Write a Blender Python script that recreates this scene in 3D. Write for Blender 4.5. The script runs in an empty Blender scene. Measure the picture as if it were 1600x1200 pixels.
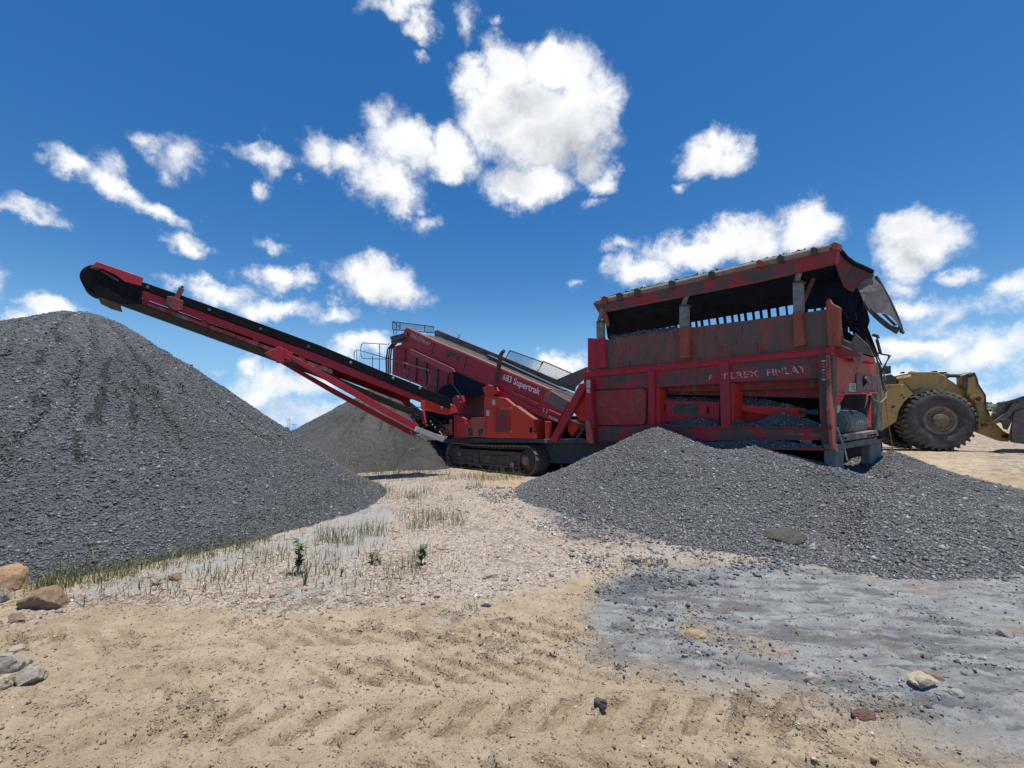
import bpy, bmesh, math, random
import numpy as np
from mathutils import Vector, Matrix, Euler
R = math.radians
random.seed(7); rng = np.random.default_rng(11)
scene = bpy.context.scene
COL = scene.collection

# ------------------------------------------------------------------ camera
F, CX, CY, HOR, EYE = 700.0, 800.0, 600.0, 662.0, 1.6
PITCH = math.atan((HOR - CY) / F)
cam = bpy.data.cameras.new("camera"); camo = bpy.data.objects.new("camera", cam); COL.objects.link(camo)
cam.sensor_width = 36.0; cam.lens = F / 1600 * 36.0
cam.clip_start = 0.05; cam.clip_end = 9000
camo.location = (0, 0, EYE); camo.rotation_euler = (R(90) + PITCH, 0, 0)
scene.camera = camo
scene.view_settings.view_transform = 'Standard'; scene.view_settings.look = 'None'
scene.view_settings.exposure = 0.14; scene.view_settings.gamma = 1.0

CP_, SP_ = math.cos(PITCH), math.sin(PITCH)
def ray(x, y):
    u, v = (x - CX) / F, (CY - y) / F
    return Vector((u, CP_ - v * SP_, SP_ + v * CP_))
def ground_pt(x, y, z=0.0):
    d = ray(x, y); t = (z - EYE) / d.z
    return Vector((d.x * t, d.y * t, z))
def at(x, y, D):
    d = ray(x, y); t = D / d.y
    return Vector((d.x * t, D, EYE + d.z * t))
def to_px(P):
    x, y, z = P[0], P[1], P[2] - EYE
    dep = y * CP_ + z * SP_; up = -y * SP_ + z * CP_
    return CX + F * x / dep, CY - F * up / dep

# ------------------------------------------------------------------ sun and sky
SUN_EL, SUN_AZ = R(83), math.atan2(0.80, -0.45)       # azimuth from +Y towards +X
sun_dir = Vector((math.cos(SUN_EL) * math.sin(SUN_AZ), math.cos(SUN_EL) * math.cos(SUN_AZ), math.sin(SUN_EL)))
sl = bpy.data.lights.new("sun", 'SUN'); so = bpy.data.objects.new("sun", sl); COL.objects.link(so)
sl.energy = 4.7; sl.angle = R(0.5); sl.color = (1.0, 0.955, 0.88)
so.rotation_euler = sun_dir.to_track_quat('Z', 'Y').to_euler()

class NT:
    """small helper for node trees"""
    def __init__(s, tree): s.t = tree; s.n = tree.nodes; s.l = tree.links
    def new(s, typ, **kw):
        n = s.n.new(typ)
        for k, v in kw.items(): setattr(n, k, v)
        return n
    def put(s, sock, v):
        if hasattr(v, 'is_linked') or isinstance(v, bpy.types.NodeSocket): s.l.new(v, sock)
        else: sock.default_value = v
    def math(s, op, a, b=None, c=None, clamp=False):
        n = s.new('ShaderNodeMath', operation=op); n.use_clamp = clamp
        for i, v in enumerate((a, b, c)):
            if v is not None: s.put(n.inputs[i], v)
        return n.outputs[0]
    def ramp(s, v, a, b, lo=0.0, hi=1.0, smooth=True):
        n = s.new('ShaderNodeMapRange'); n.interpolation_type = 'SMOOTHSTEP' if smooth else 'LINEAR'
        s.put(n.inputs[0], v)
        for i, q in enumerate((a, b, lo, hi)): s.put(n.inputs[i + 1], q)
        return n.outputs[0]
    def mix(s, f, a, b, blend='MIX'):
        n = s.new('ShaderNodeMix', data_type='RGBA', blend_type=blend)
        s.put(n.inputs[0], f); s.put(n.inputs[6], c4(a)); s.put(n.inputs[7], c4(b))
        return n.outputs[2]
    def noise(s, vec, scale, detail=6, rough=0.55, dist=0.0):
        n = s.new('ShaderNodeTexNoise')
        if vec is not None: s.put(n.inputs['Vector'], vec)
        n.inputs['Scale'].default_value = scale; n.inputs['Detail'].default_value = detail
        n.inputs['Roughness'].default_value = rough; n.inputs['Distortion'].default_value = dist
        return n.outputs[0]
def c4(c):
    return (*c, 1.0) if isinstance(c, tuple) and len(c) == 3 else c

world = bpy.data.worlds.new("World"); scene.world = world; world.use_nodes = True
W = NT(world.node_tree); W.n.clear()
sky = W.new('ShaderNodeTexSky', sky_type='NISHITA', sun_disc=False)
sky.sun_elevation = SUN_EL; sky.sun_rotation = SUN_AZ
sky.altitude = 200; sky.air_density = 1.0; sky.dust_density = 0.3; sky.ozone_density = 3.0
hsv = W.new('ShaderNodeHueSaturation'); hsv.inputs['Saturation'].default_value = 1.35; hsv.inputs['Value'].default_value = 1.07; hsv.inputs['Hue'].default_value = 0.502
W.l.new(sky.outputs[0], hsv.inputs['Color'])
tc = W.new('ShaderNodeTexCoord'); DIR = tc.outputs['Generated']
# clouds: (x, y, rx, ry, turn, weight) read from the photograph, held as directions on the sky
CL = [(735,125,52,40,0,1),(800,112,62,55,0,1),(872,112,70,72,0,1.1),(905,190,66,80,0,1.2),(838,200,102,84,0,1.25),(915,235,55,52,0,1.0),(945,276,42,34,0,.95),(735,95,40,26,0,.7),(868,70,44,30,0,.9),(830,288,82,50,0,1.1),(762,170,68,68,0,1),
 (640,232,86,55,0,1.05),(612,298,74,50,25,1),(592,188,42,46,0,.55),(505,240,40,34,0,.62),(702,218,46,44,0,1.05),(628,330,28,25,0,.8),(560,255,50,30,20,.6),(700,245,62,46,0,1.05),
 (622,6,62,26,0,.85),(648,34,34,22,0,.7),(732,35,18,28,0,.36),(772,38,12,10,0,.32),(650,75,22,14,0,.4),(925,320,24,16,0,.5),(660,335,16,14,0,.4),(670,362,26,16,20,.4),
 (1118,243,58,46,0,1.05),(1074,290,18,14,0,.45),
 (110,262,62,22,32,.62),(180,300,96,28,30,.85),(240,335,90,20,22,.7),(170,262,40,24,50,.55),(55,240,34,12,0,.42),(290,232,50,44,40,.52),(228,220,36,24,0,.5),(275,260,26,26,0,.42),
 (400,238,70,20,12,.62),(420,242,42,38,0,.7),(404,294,20,18,0,.42),(470,276,22,12,20,.42),(302,388,42,24,15,.7),(40,334,92,20,10,.62),(412,382,36,16,0,.5),
 (438,434,60,28,0,.95),(592,444,86,46,15,1.1),(345,463,75,24,5,.85),(430,480,100,24,5,.7),(530,488,50,20,5,.7),(75,482,66,28,0,1),(20,505,50,22,0,.7),(265,445,40,16,0,.5),(655,472,22,18,0,.5),
 (1000,428,60,34,0,.95),(985,440,40,22,0,.7),(1095,390,120,38,-6,1.05),(1170,375,90,40,-6,1),(1258,360,62,42,0,1.1),(960,388,44,14,0,.42),(1430,376,96,50,-5,1.15),(1405,405,60,36,0,.95),(1494,428,44,22,-8,.7),
 (1395,445,40,22,0,.5),(1570,465,80,40,-15,.85),(1480,490,90,30,-10,.5),(1440,540,110,32,-4,.95),(1540,555,110,34,0,.62),(1420,478,70,22,0,.65),
 (562,540,62,24,0,.9),(396,574,40,18,0,.7),(345,562,22,10,0,.45),(450,605,100,40,0,.85),(390,625,80,32,0,.7),(520,650,150,34,0,.75),(640,550,80,26,0,.6),(870,572,70,26,0,.8),(905,448,20,10,0,.36),
 (1420,600,130,26,0,.66),(1560,612,150,26,0,.6),(1510,640,220,24,0,.62),(40,560,120,26,0,.5),(-60,440,90,60,0,.8),(1690,380,80,60,0,.9),(1700,560,90,40,0,.8),(1750,120,120,60,0,.9),(-150,180,110,50,0,.9)]
wn = W.new('ShaderNodeTexNoise'); wn.inputs['Scale'].default_value = 9.0; wn.inputs['Detail'].default_value = 9; wn.inputs['Roughness'].default_value = 0.62
W.l.new(DIR, wn.inputs['Vector'])
wv = W.new('ShaderNodeVectorMath', operation='MULTIPLY_ADD')
W.l.new(wn.outputs['Color'], wv.inputs[0]); wv.inputs[1].default_value = (0.13,) * 3
wb = W.new('ShaderNodeVectorMath', operation='ADD'); W.l.new(DIR, wb.inputs[0]); wb.inputs[1].default_value = (-0.065,) * 3
W.l.new(wb.outputs[0], wv.inputs[2]); WDIR = wv.outputs[0]
mask = None
for (x, y, rx, ry, tr, w) in CL:
    c = ray(x, y); L = c.length; c = c / L
    p = R(tr)
    du = ray(x + 10 * math.cos(p), y + 10 * math.sin(p)).normalized() - c
    u = (du - c * du.dot(c)); su = u.length / 10; u.normalize()
    v = c.cross(u); dv = ray(x - 10 * math.sin(p), y + 10 * math.cos(p)).normalized() - c; sv = dv.length / 10
    m = Matrix((u, v, c)).transposed()
    mp = W.new('ShaderNodeMapping', vector_type='TEXTURE')
    mp.inputs['Location'].default_value = c; mp.inputs['Rotation'].default_value = m.to_euler()
    mp.inputs['Scale'].default_value = (rx * su * 1.04, ry * sv * 1.04, 0.5 * (rx * su + ry * sv) * 1.3)
    if mask is None: W.l.new(WDIR, mp.inputs['Vector'])
    else:                                   # a harmless link to the last cloud keeps the node stack short
        ch = W.new('ShaderNodeVectorMath', operation='MULTIPLY_ADD'); W.l.new(mask, ch.inputs[0]); ch.inputs[1].default_value = (1e-7,) * 3
        W.l.new(WDIR, ch.inputs[2]); W.l.new(ch.outputs[0], mp.inputs['Vector'])
    ln = W.new('ShaderNodeVectorMath', operation='LENGTH'); W.l.new(mp.outputs[0], ln.inputs[0])
    q = W.math('MULTIPLY_ADD', ln.outputs['Value'], -w, w)
    mask = q if mask is None else W.math('SMOOTH_MAX', mask, q, 0.12)
n1 = W.noise(DIR, 11.0, 14, 0.60, 0.15)
n2 = W.noise(DIR, 34.0, 10, 0.66, 0.35)
nn = W.math('ADD', W.math('MULTIPLY', W.math('SUBTRACT', n1, 0.5), 1.05), W.math('MULTIPLY', W.math('SUBTRACT', n2, 0.5), 0.55))
dens = W.math('ADD', mask, nn)
alpha = W.math('POWER', W.ramp(dens, -0.02, 0.66), 1.15)
def blob(x, y, rx, ry, w):
    c = ray(x, y).normalized(); u = (ray(x + 10, y).normalized() - c); su = u.length / 10; u = (u - c * u.dot(c)).normalized(); v = c.cross(u); sv = (ray(x, y + 10).normalized() - c).length / 10
    mp = W.new('ShaderNodeMapping', vector_type='TEXTURE'); mp.inputs['Location'].default_value = c; mp.inputs['Rotation'].default_value = Matrix((u, v, c)).transposed().to_euler()
    mp.inputs['Scale'].default_value = (rx * su, ry * sv, .5 * (rx * su + ry * sv)); W.l.new(WDIR, mp.inputs['Vector'])
    ln = W.new('ShaderNodeVectorMath', operation='LENGTH'); W.l.new(mp.outputs[0], ln.inputs[0])
    return W.math('MULTIPLY', W.ramp(ln.outputs['Value'], 1.0, 0.0), w)
n3 = W.noise(DIR, 7.0, 8, 0.58, 0.4); n5 = W.noise(DIR, 20.0, 8, 0.6, 0.3)
core = None                                  # the shaded bases of the thicker clouds
for q in ((895, 228, 125, 70, 1.25), (815, 175, 90, 46, .75), (800, 262, 70, 46, .32), (655, 262, 70, 46, .4), (1120, 262, 46, 26, .35), (600, 470, 80, 24, .3), (1170, 405, 130, 26, .4), (1435, 398, 90, 26, .4), (1440, 556, 110, 18, .4), (450, 640, 110, 18, .35)):
    bq = blob(*q); core = bq if core is None else W.math('MAXIMUM', core, bq)
sh = W.math('ADD', W.math('MULTIPLY', core, W.math('MULTIPLY_ADD', 0.6, W.ramp(W.math('ADD', W.math('MULTIPLY', n3, .75), W.math('MULTIPLY', n5, .25)), .34, .58), 0.4)), W.math('MULTIPLY', W.ramp(W.math('ADD', W.math('MULTIPLY', n3, .8), W.math('MULTIPLY', n5, .2)), .46, .66), W.math('MULTIPLY', alpha, 0.30)))
gray = W.math('MINIMUM', sh, 1.0)
ccol = W.mix(gray, (1.06, 1.07, 1.08), (0.36, 0.40, 0.46))
# the sky pales towards the horizon where the humid air is thick
sep = W.new('ShaderNodeSeparateXYZ'); W.l.new(DIR, sep.inputs[0])
hz = W.ramp(sep.outputs[2], 0.30, -0.02, 0.0, 1.0)
skyc = W.mix(W.math('POWER', hz, 1.3), hsv.outputs[0], (2.1, 4.6, 7.9))
bg1 = W.new('ShaderNodeBackground'); W.l.new(skyc, bg1.inputs['Color']); bg1.inputs['Strength'].default_value = 0.105
bg2 = W.new('ShaderNodeBackground'); W.l.new(ccol, bg2.inputs['Color']); bg2.inputs['Strength'].default_value = 0.90
mx = W.new('ShaderNodeMixShader'); W.l.new(W.math('MULTIPLY', alpha, 0.98), mx.inputs[0]); W.l.new(bg1.outputs[0], mx.inputs[1]); W.l.new(bg2.outputs[0], mx.inputs[2])
wo = W.new('ShaderNodeOutputWorld'); W.l.new(mx.outputs[0], wo.inputs['Surface'])
world.cycles.sampling_method = 'MANUAL'; world.cycles.sample_map_resolution = 512
scene.cycles.max_bounces = 6; scene.cycles.diffuse_bounces = 3; scene.cycles.use_denoising = True

# ------------------------------------------------------------------ numpy noise
_T = rng.random((256, 256)).astype(np.float32)
def vnoise(x, y):
    xi = np.floor(x).astype(np.int64); yi = np.floor(y).astype(np.int64)
    fx = x - xi; fy = y - yi
    fx = fx * fx * (3 - 2 * fx); fy = fy * fy * (3 - 2 * fy)
    a = _T[xi & 255, yi & 255]; b = _T[(xi + 1) & 255, yi & 255]; c = _T[xi & 255, (yi + 1) & 255]; d = _T[(xi + 1) & 255, (yi + 1) & 255]
    return (a * (1 - fx) + b * fx) * (1 - fy) + (c * (1 - fx) + d * fx) * fy
def fbm(x, y, o=4, g=0.5):
    s = 0; a = 1; t = 0
    for k in range(o):
        s = s + a * vnoise(x * 2 ** k + 17.3 * k, y * 2 ** k - 9.1 * k); t += a; a *= g
    return s / t - 0.5
def sstep(x, a, b):
    t = np.clip((x - a) / (b - a), 0, 1); return t * t * (3 - 2 * t)
def inside(poly, x, y):
    """signed distance to a plan polygon, positive inside"""
    P = np.array([(p[0], p[1]) for p in poly]); d = np.full(np.shape(x), 1e9); ins = np.zeros(np.shape(x), bool)
    for i in range(len(P)):
        ax, ay = P[i]; bx, by = P[(i + 1) % len(P)]
        ex, ey = bx - ax, by - ay
        t = np.clip(((x - ax) * ex + (y - ay) * ey) / (ex * ex + ey * ey + 1e-12), 0, 1)
        d = np.minimum(d, np.hypot(x - ax - t * ex, y - ay - t * ey))
        cond = ((ay > y) != (by > y)) & (x < (bx - ax) * (y - ay) / (by - ay + 1e-12) + ax)
        ins ^= cond
    return np.where(ins, d, -d)
def gpoly(pts): return [ground_pt(*p) for p in pts]

# ------------------------------------------------------------------ mesh helpers
def raw_mesh(name, V, faces_flat, starts, mat, parent=None, attrs=None, smooth=False):
    me = bpy.data.meshes.new(name)
    V = np.ascontiguousarray(V, np.float32)
    me.vertices.add(len(V)); me.vertices.foreach_set('co', V.ravel())
    me.loops.add(len(faces_flat)); me.loops.foreach_set('vertex_index', np.ascontiguousarray(faces_flat, np.int32))
    me.polygons.add(len(starts)); me.polygons.foreach_set('loop_start', np.ascontiguousarray(starts, np.int32))
    if smooth: me.polygons.foreach_set('use_smooth', np.ones(len(starts), bool))
    me.update(calc_edges=True); me.validate()
    for k, a in (attrs or {}).items():
        at_ = me.attributes.new(k, 'FLOAT', 'POINT'); at_.data.foreach_set('value', np.ascontiguousarray(a, np.float32))
    o = bpy.data.objects.new(name, me); COL.objects.link(o)
    if mat: me.materials.append(mat)
    if parent: put_under(o, parent)
    return o
def put_under(o, parent):
    o.parent = parent
    loc = Vector(parent.get('_base', (0, 0, 0))) if parent.type == 'EMPTY' else Vector()
    o.matrix_parent_inverse = Matrix.Translation(-loc)
def tag(o, label=None, cat=None, group=None, kind=None):
    for k, v in (('label', label), ('category', cat), ('group', group), ('kind', kind)):
        if v: o[k] = v
    return o
def empty(name, loc, label, cat, group=None):
    o = bpy.data.objects.new(name, None); COL.objects.link(o); o.location = loc
    o.empty_display_size = 0.3
    o['_base'] = [float(c) for c in loc]
    return tag(o, label, cat, group)

class PL:
    """vertical plane: through q with horizontal direction a; extrudes along e (away from the camera)"""
    def __init__(s, q, a, e=None):
        s.q = Vector((q[0], q[1], 0)); s.a = Vector((a[0], a[1], 0)).normalized()
        s.n = Vector((-s.a.y, s.a.x, 0))
        s.e = Vector((e[0], e[1], 0)).normalized() if e is not None else s.n.copy()
    def pt(s, x, y, v=0.0):
        d = ray(x, y); c = Vector((0, 0, EYE)); q = s.q + s.e * v
        t = (q - c).dot(s.n) / d.dot(s.n)
        return c + d * t
    def loc(s, u, z, v=0.0): return s.q + s.a * u + s.e * v + Vector((0, 0, z))
    def u(s, P): return (P - s.q).dot(s.a)

def prism(poly, pl, v0, v1):
    a = [pl.pt(x, y, v0) for x, y in poly]; b = [p + pl.e * (v1 - v0) for p in a]
    n = len(a)
    return a + b, [list(range(n)), list(range(2 * n - 1, n - 1, -1))] + [[i, i + n, (i + 1) % n + n, (i + 1) % n] for i in range(n)]
def extr(pts, d):
    a = [Vector(p) for p in pts]; d = Vector(d); b = [p + d for p in a]; n = len(a)
    return a + b, [list(range(n)), list(range(2 * n - 1, n - 1, -1))] + [[i, i + n, (i + 1) % n + n, (i + 1) % n] for i in range(n)]
def bar(p, q, w, pl, v0, v1):
    (x0, y0), (x1, y1) = p, q; L = math.hypot(x1 - x0, y1 - y0); nx, ny = -(y1 - y0) / L * w / 2, (x1 - x0) / L * w / 2
    return prism([(x0 + nx, y0 + ny), (x1 + nx, y1 + ny), (x1 - nx, y1 - ny), (x0 - nx, y0 - ny)], pl, v0, v1)
def beam(p, q, w, h, up=(0, 0, 1)):
    p, q = Vector(p), Vector(q); d = (q - p).normalized(); s = d.cross(Vector(up))
    if s.length < 1e-3: s = d.cross(Vector((1, 0, 0)))
    s.normalize(); t = s.cross(d)
    c = [p + s * a * w / 2 + t * b * h / 2 for a, b in ((-1, -1), (1, -1), (1, 1), (-1, 1))]
    return extr(c, q - p)
def tube(pts, r, n=8, r1=None):
    V, Fc = [], []; pts = [Vector(p) for p in pts]; m = len(pts)
    for i, p in enumerate(pts):
        d = (pts[min(i + 1, m - 1)] - pts[max(i - 1, 0)]).normalized()
        s = d.cross(Vector((0, 0, 1)));  s = s if s.length > 1e-2 else d.cross(Vector((1, 0, 0))); s.normalize(); t = s.cross(d)
        rr = r if r1 is None else r + (r1 - r) * i / (m - 1)
        V += [p + (s * math.cos(2 * math.pi * k / n) + t * math.sin(2 * math.pi * k / n)) * rr for k in range(n)]
    for i in range(m - 1):
        Fc += [[i * n + k, i * n + (k + 1) % n, (i + 1) * n + (k + 1) % n, (i + 1) * n + k] for k in range(n)]
    Fc += [list(range(n))[::-1], [(m - 1) * n + k for k in range(n)]]
    return V, Fc
def lathe(c, axis, prof, n=32, caps=True):
    """prof: (along axis, radius)"""
    c, ax = Vector(c), Vector(axis).normalized(); s = ax.cross(Vector((0, 0, 1)))
    s = s if s.length > 1e-2 else Vector((1, 0, 0)); s.normalize(); t = s.cross(ax); V, Fc = [], []
    for h, r in prof: V += [c + ax * h + (s * math.cos(2 * math.pi * k / n) + t * math.sin(2 * math.pi * k / n)) * r for k in range(n)]
    for i in range(len(prof) - 1): Fc += [[i * n + k, i * n + (k + 1) % n, (i + 1) * n + (k + 1) % n, (i + 1) * n + k] for k in range(n)]
    if caps: Fc += [list(range(n))[::-1], [(len(prof) - 1) * n + k for k in range(n)]]
    return V, Fc
def sheet(poly3, th, nrm):
    return extr(poly3, Vector(nrm).normalized() * th)
def arc(c, r, a0, a1, n, pl=None):
    return [(c[0] + r * math.cos(R(a0 + (a1 - a0) * i / n)), c[1] + r * math.sin(R(a0 + (a1 - a0) * i / n))) for i in range(n + 1)]

def mks(name, shapes, *a, **k):
    for q in shapes: o = mk(name, [q], *a, **k)
    return o
def mk(name, shapes, mat, parent=None, bevel=0.008, smooth=False, label=None):
    bm = bmesh.new()
    for V, Fc in shapes:
        vs = [bm.verts.new(v) for v in V]
        for f in Fc:
            try: bm.faces.new([vs[i] for i in f])
            except ValueError: pass
    bmesh.ops.recalc_face_normals(bm, faces=bm.faces)
    me = bpy.data.meshes.new(name); bm.to_mesh(me); bm.free()
    if smooth:
        me.polygons.foreach_set('use_smooth', np.ones(len(me.polygons), bool))
        me.set_sharp_from_angle(angle=R(38))
    me.materials.append(mat)
    o = bpy.data.objects.new(name, me); COL.objects.link(o)
    if parent: put_under(o, parent)
    if bevel and not smooth:
        b = o.modifiers.new('edge', 'BEVEL'); b.width = bevel; b.segments = 1; b.limit_method = 'ANGLE'; b.angle_limit = R(40)
    if label: o['label'] = label
    return o

# ------------------------------------------------------------------ materials
def material(name):
    m = bpy.data.materials.new(name); m.use_nodes = True; t = NT(m.node_tree)
    b = t.n['Principled BSDF']; b.inputs['Specular IOR Level'].default_value = 0.35
    t.b = b; t.P = t.new('ShaderNodeNewGeometry').outputs['Position']
    return m, t
def bump(t, h, strength=0.3, dist=0.01):
    n = t.new('ShaderNodeBump'); n.inputs['Strength'].default_value = strength; n.inputs['Distance'].default_value = dist
    t.put(n.inputs['Height'], h); t.l.new(n.outputs[0], t.b.inputs['Normal'])
def worn_paint(name, col, dirt=(0.17, 0.135, 0.11), amount=0.35, rust=(0.20, 0.075, 0.035), rust_amt=0.2, rough=0.55, scale=1.0, fade=(0.42, 0.12, 0.11), fade_amt=0.35):
    m, t = material(name)
    n1 = t.noise(t.P, 1.6 * scale, 8, 0.65, 0.4); n2 = t.noise(t.P, 6.5 * scale, 9, 0.7, 0.3); n3 = t.noise(t.P, 26 * scale, 6, 0.7)
    mp = t.new('ShaderNodeMapping'); mp.inputs['Scale'].default_value = (9 * scale, 9 * scale, 0.55 * scale); t.l.new(t.P, mp.inputs[0])
    st = t.noise(mp.outputs[0], 1.0, 6, 0.65)
    n4 = t.noise(t.P, 3.1 * scale, 12, .74, .6)
    mp2 = t.new('ShaderNodeMapping'); mp2.inputs['Scale'].default_value = (24 * scale, 24 * scale, .9 * scale); t.l.new(t.P, mp2.inputs[0]); st2 = t.noise(mp2.outputs[0], 1.0, 7, .7)
    c = t.mix(t.math('MULTIPLY', t.ramp(n2, .42, .68), fade_amt), col, fade)
    d_ = t.math('ADD', t.math('MULTIPLY', n1, .45), t.math('ADD', t.math('MULTIPLY', st, .25), t.math('MULTIPLY', n4, .30)))
    c = t.mix(t.math('MULTIPLY', t.ramp(d_, .60 - .26 * amount, .67 - .24 * amount), min(1, .5 + amount)), c, dirt)
    c = t.mix(t.math('MULTIPLY', t.ramp(st2, .54, .70), .25 + .45 * amount), c, tuple(q * .55 for q in dirt))
    c = t.mix(t.math('MULTIPLY', t.ramp(t.math('ADD', t.math('MULTIPLY', n4, .6), t.math('MULTIPLY', st, .4)), .60 - .13 * rust_amt, .635 - .11 * rust_amt), min(1, rust_amt * 2.4)), c, t.mix(t.ramp(n3, .4, .6), rust, tuple(q * .5 for q in rust)))
    c = t.mix(t.math('MULTIPLY', t.ramp(n3, .62, .72), .5), c, (col[0] * .45, col[1] * .6, col[2] * .6))
    # dust lies on what faces up
    g = t.new('ShaderNodeNewGeometry'); s = t.new('ShaderNodeSeparateXYZ'); t.l.new(g.outputs['True Normal'], s.inputs[0])
    c = t.mix(t.math('MULTIPLY', t.ramp(s.outputs[2], .35, .9), t.ramp(n2, .3, .6, .35, .8)), c, (0.10 + .3 * col[0], 0.085 + .3 * col[1], 0.075 + .3 * col[2]))
    t.l.new(c, t.b.inputs['Base Color']); t.l.new(t.ramp(n2, .3, .7, rough - .1, rough + .25), t.b.inputs['Roughness'])
    bump(t, t.math('ADD', n2, t.math('MULTIPLY', n3, .5)), 0.25, 0.006)
    return m
def plain(name, col, col2=None, rough=0.7, scale=8.0, bs=0.3, metal=0.0, det=8, spec=0.3):
    m, t = material(name); t.b.inputs['Specular IOR Level'].default_value = spec; n = t.noise(t.P, scale, det, .65, .3); n2 = t.noise(t.P, scale * 5, 5, .7)
    f = t.ramp(t.math('ADD', t.math('MULTIPLY', n, .7), t.math('MULTIPLY', n2, .3)), .36, .64)
    t.l.new(t.mix(f, col, col2 or tuple(c * .55 for c in col)), t.b.inputs['Base Color'])
    t.b.inputs['Roughness'].default_value = rough; t.b.inputs['Metallic'].default_value = metal
    bump(t, t.math('ADD', n, n2), bs, 0.008)
    return m
RED = worn_paint('red_paint', (0.42, 0.017, 0.034), amount=0.12, rust_amt=0.06, fade=(.36, .09, .09))
RED_DIRTY = worn_paint('red_paint_dirty', (0.38, 0.020, 0.033), dirt=(.095, .072, .062), amount=0.56, rust_amt=0.22, fade=(.34, .09, .085))
RED_BRIGHT = worn_paint('red_paint_bright', (0.56, 0.028, 0.022), amount=0.05, rust_amt=0.03, fade=(0.6, 0.08, 0.05))
ORANGE = worn_paint('red_orange_paint', (0.60, 0.048, 0.022), amount=0.06, rust_amt=0.08, fade=(0.56, 0.10, 0.05))
RED_SUN = worn_paint('red_faded_sunlit', (0.44, 0.085, 0.06), amount=0.3, rust_amt=0.5, fade=(0.45, 0.17, 0.12), fade_amt=.6)  # faded red, paled further as sunlight painted on flanges, lips and end wall
BROWN = worn_paint('rusted_board', (0.24, 0.07, 0.055), dirt=(0.125, 0.09, 0.07), amount=0.55, rust=(0.33, 0.055, 0.04), rust_amt=0.5, fade=(0.30, 0.12, 0.085), fade_amt=.5)
RUST = worn_paint('orange_rust', (0.33, 0.075, 0.035), dirt=(0.17, 0.085, 0.06), amount=.45, rust=(0.40, 0.025, 0.03), rust_amt=.55, fade=(0.4, .15, .06))
YELLOW = worn_paint('yellow_paint', (0.46, 0.285, 0.085), dirt=(0.24, 0.175, 0.11), amount=.36, rust=(0.17, 0.08, 0.04), rust_amt=.18, fade=(0.38, .26, .12), fade_amt=.5)
PANEL = worn_paint('rusty_red_panel', (0.36, 0.03, 0.032), amount=0.3, rust=(0.25, 0.10, 0.04), rust_amt=0.6)
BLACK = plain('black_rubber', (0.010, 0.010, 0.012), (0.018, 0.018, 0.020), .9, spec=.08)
DARK = plain('dark_navy_rubber', (0.008, 0.012, 0.022), (0.018, 0.024, 0.040), .95, 3, spec=.05)
BELT = plain('dusty_belt', (0.075, 0.068, 0.06), (0.035, 0.034, 0.033), .85, 6)
CHASSIS = plain('blue_grey_steel', (0.055, 0.075, 0.105), (0.085, 0.095, 0.11), .7, 3)
STEEL = plain('dusty_grey_steel', (0.26, 0.25, 0.23), (0.16, 0.15, 0.135), .6, 5)
DKSTEEL = plain('dark_greasy_steel', (0.05, 0.043, 0.038), (0.10, 0.085, 0.07), .65, 7)
SHOE = plain('worn_track_steel', (0.25, 0.19, 0.135), (0.13, 0.095, 0.07), .5, 9)
CONC = plain('concrete', (0.20, 0.215, 0.22), (0.13, 0.14, 0.145), .9, 6)
WOOD = plain('dusty_bottom_beam', (0.25, 0.22, 0.19), (0.13, 0.105, 0.09), .85, 6)
TYRE = plain('tyre_rubber', (0.042, 0.041, 0.042), (0.115, 0.105, 0.095), .85, 3.5)
LUGS = plain('dusty_tread', (0.13, 0.12, 0.105), (0.05, 0.048, 0.045), .9, 5)
RIM = plain('dusty_rim', (0.26, 0.20, 0.14), (0.15, 0.115, 0.085), .8, 5)
BUCKET = plain('worn_bucket_steel', (0.17, 0.15, 0.13), (0.10, 0.08, 0.065), .6, 4)
FLAP = plain('bent_grey_sheet', (0.17, 0.15, 0.14), (0.10, 0.09, 0.085), .55, 3)
PALE = plain('pale_grey_pipe', (0.45, 0.45, 0.44), (0.3, 0.3, 0.29), .5, 8)
HOSE = plain('hose_rubber', (0.03, 0.03, 0.03), (0.08, 0.075, 0.07), .7, 10)
CABLE = plain('pale_cable', (0.32, 0.29, 0.23), (0.2, 0.18, 0.14), .7, 10)
GREEN = plain('green_plate', (0.05, 0.09, 0.06), (0.035, 0.05, 0.04), .6, 6)
WHITE = plain('white_sticker', (0.62, 0.6, 0.56), (0.4, 0.38, 0.35), .6, 20)
MESHM = plain('mesh_wire', (0.03, 0.035, 0.045), (0.05, 0.05, 0.06), .6)
ROOFP = plain('dusty_top_rail', (0.30, 0.25, 0.21), (0.19, 0.15, 0.13), .75, 6)

def lettering(name, col, wear):
    m, t = material(name); n = t.noise(t.P, 11, 8, .7); t.b.inputs['Base Color'].default_value = c4(col); t.b.inputs['Roughness'].default_value = .6
    tr = t.new('ShaderNodeBsdfTransparent'); mxs = t.new('ShaderNodeMixShader')
    t.l.new(t.ramp(n, wear - .05, wear + .05), mxs.inputs[0]); t.l.new(tr.outputs[0], mxs.inputs[1]); t.l.new(t.b.outputs[0], mxs.inputs[2])
    t.l.new(mxs.outputs[0], t.n['Material Output'].inputs['Surface']); return m
LET_NEW = lettering('white_lettering', (0.75, 0.72, 0.7), 0.28)
LET_OLD = lettering('worn_lettering', (0.55, 0.42, 0.38), 0.47)
LET_MID = lettering('faded_lettering', (0.6, 0.45, 0.44), 0.40)
LET_PINK = lettering('faint_lettering', (0.46, 0.16, 0.16), 0.44)

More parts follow.
